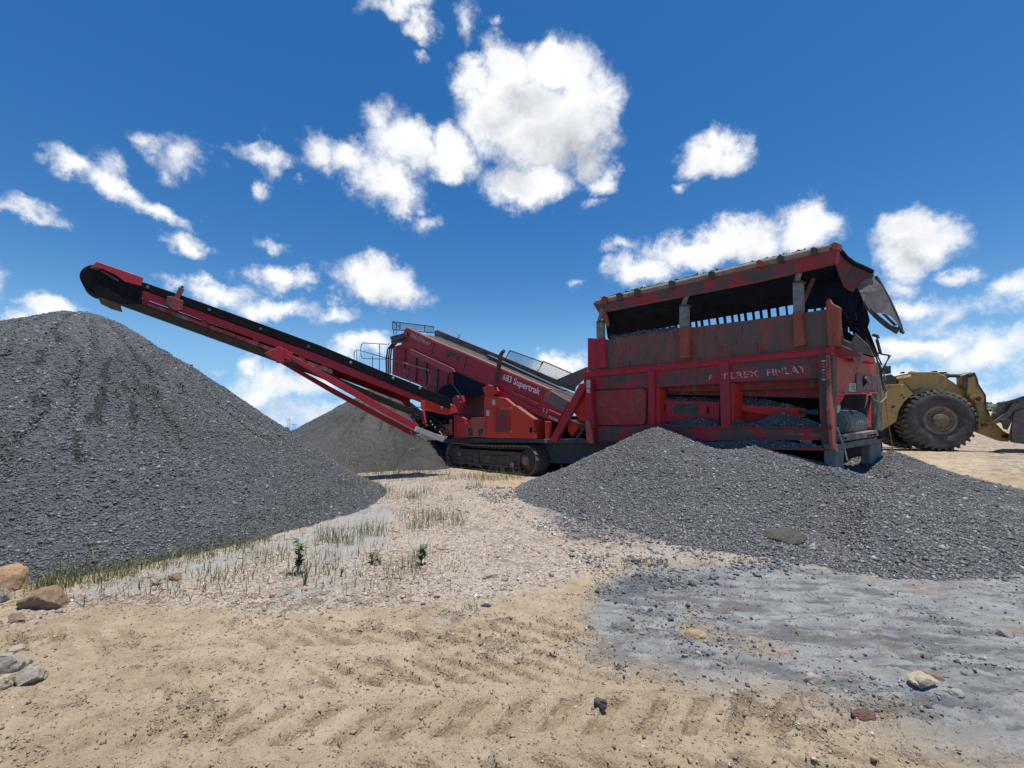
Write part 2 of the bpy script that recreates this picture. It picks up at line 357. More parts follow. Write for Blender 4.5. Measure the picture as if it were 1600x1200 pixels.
def text(name, s, o0, ox, oy, mat, parent, bold=0.0, lift=None):
    """writing laid from o0 to ox along its baseline, oy the top of the capitals"""
    cu = bpy.data.curves.new(name, 'FONT'); cu.body = s; cu.offset = bold; cu.size = 1.0; cu.extrude = 0.0
    tmp = bpy.data.objects.new(name + '_tmp', cu); COL.objects.link(tmp)
    dg = bpy.context.evaluated_depsgraph_get(); dg.update()
    me = bpy.data.meshes.new_from_object(tmp.evaluated_get(dg)); bpy.data.objects.remove(tmp)
    co = np.empty(len(me.vertices) * 3, np.float32); me.vertices.foreach_get('co', co); co = co.reshape(-1, 3)
    x0, x1 = co[:, 0].min(), co[:, 0].max(); cap = 0.70
    A = np.array(o0); X = np.array(ox) - A; Y = np.array(oy) - A
    nrm = np.cross(X, Y); nrm /= np.linalg.norm(nrm)
    co2 = A + ((co[:, 0] - x0) / (x1 - x0))[:, None] * X + (co[:, 1] / cap)[:, None] * Y + nrm * 0.006
    me.vertices.foreach_set('co', co2.astype(np.float32).ravel()); me.update()
    me.name = name; me.materials.clear(); me.materials.append(mat)
    o = bpy.data.objects.new(name, me); COL.objects.link(o); put_under(o, parent); return o

def attr(t, name): n = t.new('ShaderNodeAttribute'); n.attribute_name = name; return n.outputs['Fac']
def stone_mat(name, base, dark, light, extra=None):
    m, t = material(name); r = attr(t, 'rnd')
    n = t.noise(t.P, 40, 4, .6)
    c = t.mix(t.ramp(r, 0.0, .75), dark, base); c = t.mix(t.ramp(r, .80, .97), c, light)
    if extra: c = t.mix(t.ramp(t.math('FRACT', t.math('MULTIPLY', r, 17.0)), .72, .8), c, extra)
    c = t.mix(t.math('MULTIPLY', t.ramp(n, .4, .7), .35), c, tuple(q * .5 for q in base))
    t.l.new(c, t.b.inputs['Base Color']); t.b.inputs['Roughness'].default_value = .62
    return m
CHIP_DARK = stone_mat('dark_stone_chips', (0.142, 0.150, 0.158), (0.090, 0.096, 0.102), (0.33, 0.335, 0.34), (0.135, 0.128, 0.118))
CHIP_PINK = stone_mat('pink_stone_chips', (0.53, 0.445, 0.36), (0.32, 0.25, 0.19), (0.74, 0.68, 0.61), (0.44, 0.30, 0.21))
CHIP_SAND = stone_mat('sand_clods', (0.38, 0.285, 0.185), (0.27, 0.195, 0.125), (0.56, 0.48, 0.38), (0.22, 0.165, 0.115))
CHIP_GREY = stone_mat('grey_bits', (0.20, 0.20, 0.20), (0.06, 0.065, 0.075), (0.4, 0.39, 0.36))

def pile_mat(name, a, b, dust, spark=.965):
    m, t = material(name)
    v = t.new('ShaderNodeTexVoronoi'); v.inputs['Scale'].default_value = 24; v.inputs['Randomness'].default_value = 1; t.l.new(t.P, v.inputs['Vector'])
    sx = t.new('ShaderNodeSeparateColor'); t.l.new(v.outputs['Color'], sx.inputs[0])
    n = t.noise(t.P, 1.1, 8, .65, .5); n2 = t.noise(t.P, 9, 7, .7)
    c = t.mix(sx.outputs[0], a, b); c = t.mix(t.ramp(n2, .42, .62), c, tuple(q * .75 for q in a))
    c = t.mix(t.math('MULTIPLY', t.ramp(n, .48, .7), .55), c, dust)
    c = t.mix(t.ramp(sx.outputs[1], spark, spark + .02), c, (0.26, 0.27, 0.28))
    n5 = t.noise(t.P, .35, 6, .6, 1.2); c = t.mix(t.math('MULTIPLY', t.ramp(n5, .46, .60), .45), c, tuple(q * .66 for q in a))
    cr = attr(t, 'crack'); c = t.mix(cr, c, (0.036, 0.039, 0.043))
    t.l.new(c, t.b.inputs['Base Color']); t.b.inputs['Roughness'].default_value = .75
    n4 = t.noise(t.P, 55, 5, .7)
    bump(t, t.math('ADD', t.math('MULTIPLY', v.outputs['Distance'], 1.1), t.math('MULTIPLY', n4, .8)), 1.0, 0.03)
    return m
CHIP_GREYER = stone_mat('grey_stone_chips', (0.165, 0.168, 0.170), (0.09, 0.093, 0.097), (0.40, 0.40, 0.40), (0.18, 0.17, 0.155))
PILE = pile_mat('dark_gravel', (0.097, 0.104, 0.112), (0.148, 0.155, 0.163), (0.145, 0.148, 0.150))
PILE2 = pile_mat('fine_gravel', (0.082, 0.080, 0.078), (0.112, 0.109, 0.106), (0.13, 0.125, 0.12), 2.0)
PILE3 = pile_mat('spread_gravel', (0.115, 0.119, 0.123), (0.165, 0.168, 0.171), (0.165, 0.163, 0.158))

# ------------------------------------------------------------------ stone scatter
_ICO = np.array([(1, 0, 0), (-1, 0, 0), (0, 1, 0), (0, -1, 0), (0, 0, 1), (0, 0, -1)], np.float32)
_OF = np.array([(0, 2, 4), (2, 1, 4), (1, 3, 4), (3, 0, 4), (2, 0, 5), (1, 2, 5), (3, 1, 5), (0, 3, 5)], np.int32)
def stones(name, P, size, mat, parent=None, flat=0.55, tilt=0.6, nrm=None):
    n = len(P); V = np.repeat(_ICO[None], n, 0) + rng.normal(0, .22, (n, 6, 3)).astype(np.float32)
    sc = np.stack([rng.uniform(.8, 1.35, n), rng.uniform(.55, 1.0, n), rng.uniform(.35, .85, n) * flat / .55], 1) * np.asarray(size)[:, None]
    V *= sc[:, None, :]
    yaw = rng.uniform(0, 2 * np.pi, n); tx = rng.normal(0, tilt, n); ty = rng.normal(0, tilt, n)
    def rot(V, ang, i, j):
        c, s = np.cos(ang)[:, None], np.sin(ang)[:, None]; a, b = V[:, :, i].copy(), V[:, :, j].copy()
        V[:, :, i] = a * c - b * s; V[:, :, j] = a * s + b * c
    rot(V, yaw, 0, 1); rot(V, tx, 1, 2); rot(V, ty, 0, 2)
    V += np.asarray(P, np.float32)[:, None, :]
    Fc = (_OF[None] + (np.arange(n) * 6)[:, None, None]).reshape(-1)
    r = np.repeat(rng.random(n), 6)
    return raw_mesh(name, V.reshape(-1, 3), Fc, np.arange(n * 8) * 3, mat, parent, {'rnd': r})

# ------------------------------------------------------------------ ground
def macro(x, y):
    d = np.hypot(x, y) + 1e-6; yy = np.maximum(y, 1e-3); q = x / yy
    front = y > 0
    wr = np.where(front, sstep(q, .45, .8), sstep(x, 0, 30)); wl = np.where(front, sstep(-q, .1, .4), sstep(-x, 0, 30))
    z = wr * (0.68 * sstep(d, 11, 19) + 0.020 * np.maximum(0, d - 24))
    z = z - 0.0185 * wl * np.maximum(0, d - 24)
    return z
GREY_P = gpoly([(910, 962), (926, 930), (960, 905), (1010, 885), (1080, 880), (1160, 875), (1300, 865), (1480, 880), (1640, 890), (2300, 930), (2600, 1300), (1800, 1300), (1600, 1230), (1480, 1180), (1380, 1125), (1250, 1085), (1150, 1070), (1050, 1060), (960, 1035), (896, 1000)])
PINK_P = gpoly([(40, 975), (200, 945), (430, 958), (640, 950), (760, 935), (860, 925), (930, 900), (1000, 880), (1150, 872), (1000, 835), (840, 790), (700, 722), (540, 735), (600, 775), (450, 830), (300, 875), (100, 925)])
PALE_P = [gpoly([(95, 935), (300, 880), (450, 835), (600, 775), (620, 800), (480, 850), (330, 893), (130, 945)]),
          gpoly([(455, 905), (520, 880), (600, 850), (640, 800), (600, 780), (560, 815), (500, 850)]),
          gpoly([(430, 930), (520, 890), (560, 880), (545, 905), (470, 940)]),
          gpoly([(660, 970), (720, 955), (700, 985)]), gpoly([(980, 860), (1100, 850), (1190, 858), (1120, 870), (1000, 872)])]
WHITE_P = gpoly([(1430, 735), (1500, 705), (1700, 690), (2000, 690), (2000, 800), (1610, 775), (1520, 738)])
# tyre tracks left in the sand: plan centre lines
TR = [((-6, 3.30), (6, 3.90), .19, .27, 1), ((-6, 2.82), (6, 3.28), .17, .25, 1), ((-6, 2.38), (6, 2.78), .16, .26, -1), ((-6, 1.95), (6, 2.35), .15, .25, 1)]
def ground_detail(x, y):
    d = np.hypot(x, y); near = 1 - sstep(d, 9, 22)
    wx, wy = x + .5 * fbm(x * .7, y * .7, 3), y + .5 * fbm(x * .7 + 31, y * .7 + 11, 3)
    grey = sstep(inside(GREY_P, wx, wy) + .42 * fbm(x * 2.0, y * 2.0, 5, .65), -.16 - .22 * sstep(3.4 - y, 0, .8), .22 + .25 * sstep(3.4 - y, 0, .8))
    pink = sstep(inside(PINK_P, wx, wy) + .30 * fbm(x * 2.6 + 7, y * 2.6, 5, .6), -.1, .2) * (1 - grey)
    pale = np.zeros_like(x)
    for p in PALE_P: pale = np.maximum(pale, sstep(inside(p, wx, wy) + .3 * fbm(x * 2.4 - 5, y * 2.4, 4), -.2, .3))
    pale = pale * (1 - grey); white = sstep(inside(WHITE_P, wx, wy), -.8, .8)
    sand = np.clip(1 - grey - pink, 0, 1)
    h = .05 * fbm(x * .5, y * .5, 3) + .030 * fbm(x * 2.1, y * 2.1, 4) + .024 * fbm(x * 8, y * 8, 4, .62)
    rg = 1 - 2 * np.abs(fbm(x * 4.2 + 5, y * 6.0, 4, .6)) * 2.2; h += .020 * sstep(rg, .55, 1.0) * (fbm(x * 1.1, y * 1.5 + 8, 3) + .45)
    h += .006 * sstep(fbm(x * 22, y * 22, 3, .6), .0, .4)
    lug = np.zeros_like(x); rim = np.zeros_like(x)
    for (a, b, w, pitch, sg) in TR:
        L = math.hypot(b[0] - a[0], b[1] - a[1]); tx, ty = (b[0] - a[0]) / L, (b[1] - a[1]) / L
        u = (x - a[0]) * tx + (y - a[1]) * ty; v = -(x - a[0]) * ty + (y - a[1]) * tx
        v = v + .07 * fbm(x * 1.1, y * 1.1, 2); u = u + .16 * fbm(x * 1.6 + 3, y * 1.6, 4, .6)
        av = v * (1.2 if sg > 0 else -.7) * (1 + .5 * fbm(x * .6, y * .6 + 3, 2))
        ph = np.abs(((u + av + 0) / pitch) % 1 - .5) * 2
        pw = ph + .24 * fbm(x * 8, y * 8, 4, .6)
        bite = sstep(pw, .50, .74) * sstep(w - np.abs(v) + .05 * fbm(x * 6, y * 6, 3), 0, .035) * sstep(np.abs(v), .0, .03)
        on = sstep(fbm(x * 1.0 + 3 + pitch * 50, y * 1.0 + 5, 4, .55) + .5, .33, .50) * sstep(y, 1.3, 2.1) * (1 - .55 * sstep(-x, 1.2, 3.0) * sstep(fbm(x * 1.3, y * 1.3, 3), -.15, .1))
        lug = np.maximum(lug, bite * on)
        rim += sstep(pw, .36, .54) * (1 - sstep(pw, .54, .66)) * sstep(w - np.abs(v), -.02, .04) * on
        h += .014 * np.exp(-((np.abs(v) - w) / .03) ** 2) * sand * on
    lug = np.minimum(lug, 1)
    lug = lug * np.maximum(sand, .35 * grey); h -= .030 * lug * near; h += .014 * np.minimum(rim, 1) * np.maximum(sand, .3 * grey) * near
    # long scrape lines across the compacted fines
    ca, sa = math.cos(R(-14)), math.sin(R(-14)); su, sv = x * ca + y * sa, -x * sa + y * ca
    scr = .65 * fbm(su * 1.3, sv * 7.0, 5, .62) + .5 * fbm(su * 4, sv * 11 + 5, 4, .6); h += .062 * scr * grey * near
    edge = np.maximum(0, inside(PINK_P, wx, wy) + .25)
    lip = np.exp(-((inside(PINK_P, wx, wy) + .05) / .16) ** 2) * sstep(4.4 - y, 0, .6)
    h += .05 * lip * (.5 + fbm(x * 5, y * 5, 4)) 
    crumb = sstep(fbm(x * 11, y * 13, 4, .7), -.02, .14) * sstep(fbm(x * 1.5 + 9, y * 2.6, 5, .62), -.02, .13)
    h += .009 * crumb * near
    h = h * np.where(d > 60, 0, 1) 
    return h, grey, pink, pale, white, lug, scr, crumb

def gz(x, y):
    x = np.atleast_1d(np.asarray(x, float)); y = np.atleast_1d(np.asarray(y, float))
    return macro(x, y) + ground_detail(x, y)[0]
ang = np.concatenate([np.linspace(-66, 66, 1050), np.linspace(66, 294, 130)[1:-1]]); ang = np.radians(ang)
rad = [0.2]
while rad[-1] < 10: rad.append(rad[-1] * 1.0055)
while rad[-1] < 30: rad.append(rad[-1] * 1.0105)
while rad[-1] < 6000: rad.append(rad[-1] * 1.06)
rad = np.array(rad); NA, NR = len(ang), len(rad)
A, RR = np.meshgrid(ang, rad, indexing='ij'); gx = (RR * np.sin(A)).ravel(); gy = (RR * np.cos(A)).ravel()
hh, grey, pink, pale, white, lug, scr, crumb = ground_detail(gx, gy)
gzv = macro(gx, gy) + hh
V = np.stack([gx, gy, gzv], 1); V = np.vstack([V, [[0, 0, 0]]])
ia = np.arange(NA)[:, None]; ja = np.arange(NR - 1)[None, :]; ib = (ia + 1) % NA
Q = np.stack(np.broadcast_arrays(ia * NR + ja, ia * NR + ja + 1, ib * NR + ja + 1, ib * NR + ja), -1).reshape(-1, 4)
T = np.stack([np.full(NA, NA * NR), np.arange(NA) * NR, ((np.arange(NA) + 1) % NA) * NR], 1)
flat = np.concatenate([Q.ravel(), T.ravel()]); starts = np.concatenate([np.arange(len(Q)) * 4, len(Q) * 4 + np.arange(len(T)) * 3])
ex = lambda a: np.append(a, 0)

def ground_material():
    m, t = material('quarry_ground'); P = t.P
    n1 = t.noise(P, .9, 8, .6, .3); n2 = t.noise(P, 5, 9, .68, .2); n3 = t.noise(P, 34, 8, .7); n4 = t.noise(P, 150, 4, .7)
    mpp = t.new('ShaderNodeMapping'); mpp.inputs['Rotation'].default_value = (0, 0, R(14)); mpp.inputs['Scale'].default_value = (2.2, 15, 1); t.l.new(P, mpp.inputs[0]); stk = t.noise(mpp.outputs[0], 1.0, 8, .66, .2)
    sand = t.mix(t.ramp(n1, .36, .64), (0.435, 0.335, 0.217), (0.50, 0.400, 0.280))
    sand = t.mix(t.math('MULTIPLY', t.ramp(n2, .46, .66), .45), sand, (0.32, 0.235, 0.145))
    sand = t.mix(t.math('MULTIPLY', t.ramp(stk, .54, .68), .35), sand, (0.25, 0.18, 0.115)); sand = t.mix(t.math('MULTIPLY', t.ramp(n3, .54, .68), .5), sand, (0.21, 0.15, 0.095))
    sand = t.mix(t.math('MULTIPLY', t.ramp(n4, .60, .74), .6), sand, (0.52, 0.44, 0.34))
    v = t.new('ShaderNodeTexVoronoi'); v.inputs['Scale'].default_value = 48; t.l.new(P, v.inputs['Vector'])
    s = t.new('ShaderNodeSeparateColor'); t.l.new(v.outputs['Color'], s.inputs[0])
    pk = t.mix(s.outputs[0], (0.35, 0.285, 0.22), (0.59, 0.52, 0.44)); pk = t.mix(t.ramp(s.outputs[1], .84, .92), pk, (0.27, 0.16, 0.105))
    pk = t.mix(t.math('MULTIPLY', t.ramp(n2, .45, .65), .45), pk, (0.43, 0.365, 0.295))
    gr = t.mix(t.ramp(n2, .36, .66), (0.238, 0.246, 0.243), (0.388, 0.396, 0.382))
    gr = t.mix(t.math('MULTIPLY', t.ramp(attr(t, 'scrape'), .50, .34), .75), gr, (0.125, 0.13, 0.135))
    gr = t.mix(t.math('MULTIPLY', t.ramp(stk, .52, .66), .75), gr, (0.115, 0.118, 0.12)); gr = t.mix(t.math('MULTIPLY', t.ramp(stk, .44, .34), .5), gr, (0.42, 0.43, 0.415))
    gr = t.mix(t.math('MULTIPLY', t.ramp(n3, .55, .72), .7), gr, (0.115, 0.12, 0.13))
    gr = t.mix(t.math('MULTIPLY', t.ramp(n1, .56, .66), .7), gr, (0.36, 0.285, 0.20))
    pl_ = t.mix(t.ramp(n2, .4, .65), (0.34, 0.335, 0.31), (0.45, 0.44, 0.41))
    wh = t.mix(t.ramp(n2, .4, .62), (0.46, 0.39, 0.30), (0.24, 0.18, 0.13))
    c = t.mix(attr(t, 'pink'), sand, pk); c = t.mix(attr(t, 'grey'), c, gr)
    c = t.mix(t.math('MULTIPLY', attr(t, 'pale'), .85), c, pl_); c = t.mix(attr(t, 'white'), c, wh)
    c = t.mix(t.math('MULTIPLY', attr(t, 'crumb'), .55), c, t.mix(t.ramp(n3, .35, .65), (0.13, 0.095, 0.065), (0.24, 0.18, 0.125)))
    c = t.mix(t.math('MULTIPLY', attr(t, 'lug'), t.ramp(n3, .35, .6, .3, .8)), c, (0.255, 0.182, 0.115))  # dark loose soil in the lug prints, also painting in their shade
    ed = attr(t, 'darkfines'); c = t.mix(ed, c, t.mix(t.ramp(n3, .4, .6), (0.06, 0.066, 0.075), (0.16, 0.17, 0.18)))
    t.l.new(c, t.b.inputs['Base Color']); t.b.inputs['Roughness'].default_value = .9; t.b.inputs['Specular IOR Level'].default_value = .2
    v2 = t.new('ShaderNodeTexVoronoi'); v2.inputs['Scale'].default_value = 75; t.l.new(P, v2.inputs['Vector'])
    h = t.math('ADD', t.math('MULTIPLY', n3, 1.4), t.math('MULTIPLY', n4, .5)); h = t.math('ADD', h, t.math('MULTIPLY', v2.outputs['Distance'], t.ramp(n2, .42, .6, 0.0, .8)))
    h = t.math('ADD', h, t.math('MULTIPLY', t.math('MULTIPLY', v.outputs['Distance'], attr(t, 'pink')), .9))
    bump(t, h, .9, .018); return m
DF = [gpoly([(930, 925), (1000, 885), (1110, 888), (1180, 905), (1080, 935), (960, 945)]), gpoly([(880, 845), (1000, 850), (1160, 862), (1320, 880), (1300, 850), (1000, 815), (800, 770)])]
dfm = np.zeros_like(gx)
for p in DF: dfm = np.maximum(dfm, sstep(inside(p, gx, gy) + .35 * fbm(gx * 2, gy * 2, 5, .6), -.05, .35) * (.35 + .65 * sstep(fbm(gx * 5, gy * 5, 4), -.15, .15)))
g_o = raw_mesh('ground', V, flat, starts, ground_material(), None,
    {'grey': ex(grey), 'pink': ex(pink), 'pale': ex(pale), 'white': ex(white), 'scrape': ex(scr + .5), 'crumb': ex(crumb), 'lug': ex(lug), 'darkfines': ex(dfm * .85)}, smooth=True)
g_o['kind'] = 'structure'

# ------------------------------------------------------------------ gravel piles
def heap(name, x0, x1, y0, y1, n, hf, mat, label, cstep=0.0, nstone=0, ssize=(.012, .03), crack=0.0, floor_=-.06, smat=None, bias=1.4, top_bare=None):
    xs = np.linspace(x0, x1, n); ys = np.linspace(y0, y1, int(n * (y1 - y0) / (x1 - x0)))
    X, Y = np.meshgrid(xs, ys, indexing='ij'); x, y = X.ravel(), Y.ravel()
    base = macro(x, y); h = hf(x, y)
    lump = .05 * fbm(x * 2.2, y * 2.2, 4) + .03 * fbm(x * 9, y * 9, 3, .6)
    cr = np.zeros_like(x)
    if crack:
        ph = np.arctan2(y - crack[1], x - crack[0]); rr = np.hypot(x - crack[0], y - crack[1])
        w = ph * 7.5 + 1.6 * fbm(x * 1.1, y * 1.1, 4, .6) + .3 * fbm(x * 6, y * 6, 3)
        ln = np.abs(w - np.round(w))
        on = sstep(fbm(np.round(w) * 7.7 + rr * 1.0, np.round(w) * 3.1, 2), .02, .14) * sstep(h, .9, 1.5)
        cr = (1 - sstep(ln * rr / 7.5, .012, .045)) * on
        wx, wy = x + .22 * fbm(x * 2.4, y * 2.4, 3, .5) + .05 * fbm(x * 9, y * 9, 2), y + .22 * fbm(x * 2.4 + 9, y * 2.4, 3, .5)
        lump = lump + .12 * fbm(x * 3.2 + 4, y * 3.2, 4, .6) * sstep(h, 1.8, 2.8)
        if crack[2:]:
            cr *= .25
            for c in crack[2]:
                for a_, b_ in zip(c[:-1], c[1:]):
                    d_, t_ = segdist(wx, wy, a_, b_); cr = np.maximum(cr, (1 - sstep(d_ + .03 * fbm(x * 9, y * 9, 2), .014, .046)))
        fl = .10 * (fbm(ph * 13, rr * .5, 3)) * sstep(h, .3, 1.2); lump = lump + fl
    z = base + h + lump * sstep(h, -.1, .35) - .22 * cr
    if name == 'gravel_pile' and mat is PILE2: cr = np.maximum(cr, .50 * sstep(x + .25 * (y - 19) + 1.2 * fbm(x * .8, y * .8, 4, .6), -5.4, -4.4))  # right flank of the far heap coloured darker through the crack mask
    V = np.stack([x, y, z], 1); keep = (h > floor_)
    nx, ny = X.shape; idx = np.arange(nx * ny).reshape(nx, ny)
    Q = np.stack([idx[:-1, :-1], idx[1:, :-1], idx[1:, 1:], idx[:-1, 1:]], -1).reshape(-1, 4)
    Q = Q[keep[Q].any(1)]
    used, inv = np.unique(Q, return_inverse=True); Q2 = inv.reshape(-1, 4)
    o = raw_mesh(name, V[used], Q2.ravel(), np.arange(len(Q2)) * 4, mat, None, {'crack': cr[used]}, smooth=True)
    tag(o, label, 'gravel pile')
    if nstone:
        cx = rng.uniform(x0, x1, nstone * 8); cy = rng.uniform(y0, y1, nstone * 8); hh = hf(cx, cy)
        d = np.hypot(cx, cy)
        pr = (hh > -.05 + .0 * cx) * np.minimum(1, (5.0 / d) ** bias) * np.where(cy > .5, 1, 0)
        if top_bare: pr = pr * (1 - .8 * sstep(hh, top_bare[0], top_bare[1]))
        k = np.nonzero(rng.random(len(cx)) < pr)[0][:nstone]; cx, cy = cx[k], cy[k]; hk = hf(cx, cy)
        cz = macro(cx, cy) + hk + (.05 * fbm(cx * 2.2, cy * 2.2, 4) + .03 * fbm(cx * 9, cy * 9, 3, .6)) * sstep(hk, -.1, .35)
        if crack:
            ph = np.arctan2(cy - crack[1], cx - crack[0]); rr = np.hypot(cx - crack[0], cy - crack[1]); cz = cz + .10 * fbm(ph * 13, rr * .5, 3) * sstep(hk, .3, 1.2)
        if crack and crack[2:]:
            wx, wy = cx + .22 * fbm(cx * 2.4, cy * 2.4, 3, .5) + .05 * fbm(cx * 9, cy * 9, 2), cy + .22 * fbm(cx * 2.4 + 9, cy * 2.4, 3, .5); dm = np.full(len(cx), 9.0)
            for c in crack[2]:
                for a_, b_ in zip(c[:-1], c[1:]): dm = np.minimum(dm, segdist(wx, wy, a_, b_)[0])
            cz = cz + .12 * fbm(cx * 3.2 + 4, cy * 3.2, 4, .6) * sstep(hk, 1.8, 2.8) - 1.0 * (dm < .05)
        sz = np.clip(rng.lognormal(math.log(ssize[0]), .45, len(cx)), .006, ssize[1])
        s = stones('loose_stones', np.stack([cx, cy, cz + sz * .15], 1), sz, smat or CHIP_DARK, o, tilt=.5); s['kind'] = 'stuff'
    return o
def cone(x, y, c, H, s, round_=.25):
    d = np.hypot(x - c[0], y - c[1]); d = np.sqrt(d * d + round_ ** 2) - round_
    return H - s * d
def segdist(x, y, a, b):
    ex_, ey_ = b[0] - a[0], b[1] - a[1]; t = np.clip(((x - a[0]) * ex_ + (y - a[1]) * ey_) / (ex_ ** 2 + ey_ ** 2), 0, 1)
    return np.hypot(x - a[0] - t * ex_, y - a[1] - t * ey_), t
def pile_left(x, y):
    d, t = segdist(x, y, (-8.75, 9.0), (-12.5, 10.2)); H = 3.86 - .1 * t
    d = np.sqrt(d * d + .55 ** 2) - .55
    d = d * (1 + .10 * fbm(x * .35, y * .35, 3))
    h = H - .735 * d
    return np.where(h < .5, .5 - (.5 - h) * .78, h)
def on_heap(x, y, hf):
    d = ray(x, y); t = 2.0
    while t < 30:
        p = d * t
        if EYE + p.z <= hf(np.array([p.x]), np.array([p.y]))[0] + macro(np.array([p.x]), np.array([p.y]))[0]: break
        t += .02
    return (p.x, p.y)
CRK = [[on_heap(x, y, pile_left) for x, y in c] for c in ([(165, 560), (164, 576), (167, 598)], [(162, 605), (157, 622), (156, 645), (161, 662)], [(194, 602), (207, 624), (205, 640), (211, 660)], [(223, 565), (232, 580), (240, 592)], [(120, 672), (118, 700), (124, 724)], [(67, 545), (69, 570)], [(198, 545), (205, 560)], [(243, 606), (248, 622)], [(100, 590), (97, 605)], [(146, 640), (143, 658)], [(262, 640), (268, 662)], [(280, 600), (292, 618)], [(205, 588), (214, 600)], [(88, 520), (92, 534)], [(176, 610), (180, 622)], [(60, 610), (56, 632)])]
def pile_far(x, y):
    d, t = segdist(x, y, (-6.0, 19.6), (-5.6, 19.8)); d = np.sqrt(d * d + .5 ** 2) - .5
    d = d * (1 + .14 * fbm(x * .4, y * .4, 3)) * (1 + .22 * sstep(x, -5.6, -3.5)); return 3.02 - .62 * d
def smax(a, b, k=.18): return .5 * (a + b + np.sqrt((a - b) ** 2 + k * k))
def pile_hopper(x, y):
    wob = 1 + .22 * fbm(x * .6, y * .6, 3)
    dx = x - 3.45; dx = np.where(dx < 0, dx * 1.28, dx)
    d1 = np.hypot(dx, (y - 10.7)) * (1 + .12 * fbm(x * .6, y * .6, 3)); d1 = np.sqrt(d1 * d1 + .06) - .245
    h = 1.50 - .42 * d1
    h = smax(h, .62 - .5 * np.maximum(0, segdist(x, y, (4.9, 11.6), (7.3, 10.0))[0] - .5), .05)
    h = smax(h, 1.12 - .32 * np.hypot(x - 4.9, y - 9.1) * wob)
    h = smax(h, .68 - .245 * np.hypot(x - 5.9, y - 8.2) * wob)
    d2, t = segdist(x, y, (6.7, 7.9), (8.15, 9.7)); h2 = (.50 + .46 * t) - np.where(x + .2 * y > 9.9, .42, .36) * d2 * wob
    h = smax(h, h2, .06)
    d3, t3 = segdist(x, y, (4.75, 6.2), (6.6, 7.6)); h = smax(h, .46 + .25 * t3 - .36 * d3 * wob, .08)
    h = np.where(h < .34, .34 - (.34 - h) * (.72 + .22 * sstep(x, 3.5, 6)), h)
    h = h - .30 * np.exp(-(segdist(x, y, (3.75, 5.5), (5.2, 7.6))[0] / .42) ** 2) * sstep(h, .0, .4)
    h = h + .20 * fbm(x * .75 + 2, y * .75, 4, .55) * sstep(h, .05, .5) * (1 - .6 * sstep(y, 9, 10.5))
    return h
def pile_hump(x, y):
    d = np.hypot((x + 3.55) * .9, y - 16.6); return .42 - .42 * (np.sqrt(d * d + .05) - .22)
heap('gravel_pile', -19, -2.0, 2.6, 17, 620, pile_left, PILE, 'tall dark grey gravel cone under the raised end of the red conveyor', nstone=220000, ssize=(.0108, .040), crack=(-8.9, 9.2, CRK), top_bare=(2.3, 3.4), bias=1.2)
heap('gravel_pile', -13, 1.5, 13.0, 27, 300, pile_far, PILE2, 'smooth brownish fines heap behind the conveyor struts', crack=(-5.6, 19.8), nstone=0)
heap('gravel_pile', -1.9, 12.5, 3.6, 15.5, 540, pile_hopper, PILE3, 'low spread of grey gravel banked up under the rusty red hopper', nstone=180000, ssize=(.012, .05), smat=CHIP_GREYER, bias=1.3)
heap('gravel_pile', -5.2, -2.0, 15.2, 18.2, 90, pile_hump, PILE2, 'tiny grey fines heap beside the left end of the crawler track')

# ------------------------------------------------------------------ the screening machine
P1, P2 = Vector((6.07, 8.5, 0)), Vector((2.0, 12.5, 0))
MP = PL(P2, P1 - P2)                                   # near side of tracks, screen box and hopper
HE = Vector((0.85, 0.53, 0)).normalized()
HP = PL(P1, P1 - P2, HE)                               # hopper's long side, running back along its end wall
EP = PL(P1, HE, P2 - P1)                               # hopper's end wall, running left into the hopper
CS, CH = Vector((-2.2, 14.0, 0)), Vector((-8.5, 9.0, 0))
CV = PL(CS, CS - CH)                                   # stockpile conveyor side
M = empty('screening_machine', (MP.pt(780, 735).x, MP.pt(780, 735).y, 0.0), 'large red tracked gravel screening machine with long raised conveyor and rusty hopper', 'screening machine')

# ---- stockpile conveyor
up = lambda x: 462 + (x - 211) * .3698                  # the thin gap that runs along its side
def strip(x0, x1, a, b, n=6):
    xs = [x0 + (x1 - x0) * i / n for i in range(n + 1)]
    return [(x, up(x) + a(x) if callable(a) else up(x) + a) for x in xs] + [(x, up(x) + b(x) if callable(b) else up(x) + b) for x in xs[::-1]]
sag = lambda x: 0.0 if x < 430 else (x - 430) * .012
frame, chord = [], []
for v0 in (0.0, 0.92):
    s = prism(strip(186, 662, lambda x: -13.5 - sag(x), lambda x: -1.5 + sag(x)), CV, 0, .07)
    frame.append(([p + CV.e * v0 for p in s[0]], s[1]))
    s = prism(strip(186, 520, 2.0, 8.5), CV, 0, .07)
    chord.append(([p + CV.e * v0 for p in s[0]], s[1]))
    for x in (190, 228, 268, 320, 400, 445, 472, 508):
        s = prism([(x - 5, up(x) - 3), (x + 5, up(x + 10) - 3), (x + 5, up(x + 10) + 3), (x - 5, up(x) + 3)], CV, .01, .06)
        frame.append(([p + CV.e * v0 for p in s[0]], s[1]))
    for x in (320, 370, 447, 515, 575, 628):
        s = prism([(x - 1.2, up(x) - 13.4), (x + 1.2, up(x) - 12.6), (x + .4, up(x) - 2), (x - 2, up(x) - 2.6)], CV, -.02, .0)
        if v0 == 0: frame.append(s)
CONV = mk('stockpile_conveyor', frame, RED, M)
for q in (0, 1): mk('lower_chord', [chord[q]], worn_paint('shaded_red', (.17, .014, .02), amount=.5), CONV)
bz = Vector((0, 0, .03))
carry = [CV.pt(x, up(x) - 22, .03) for x in (160, 300, 430, 560, 690)]
belt = []
for i in range(4):
    q = [carry[i], carry[i + 1], carry[i + 1] + CV.e * .94, carry[i] + CV.e * .94]
    belt.append(extr(q, -bz))
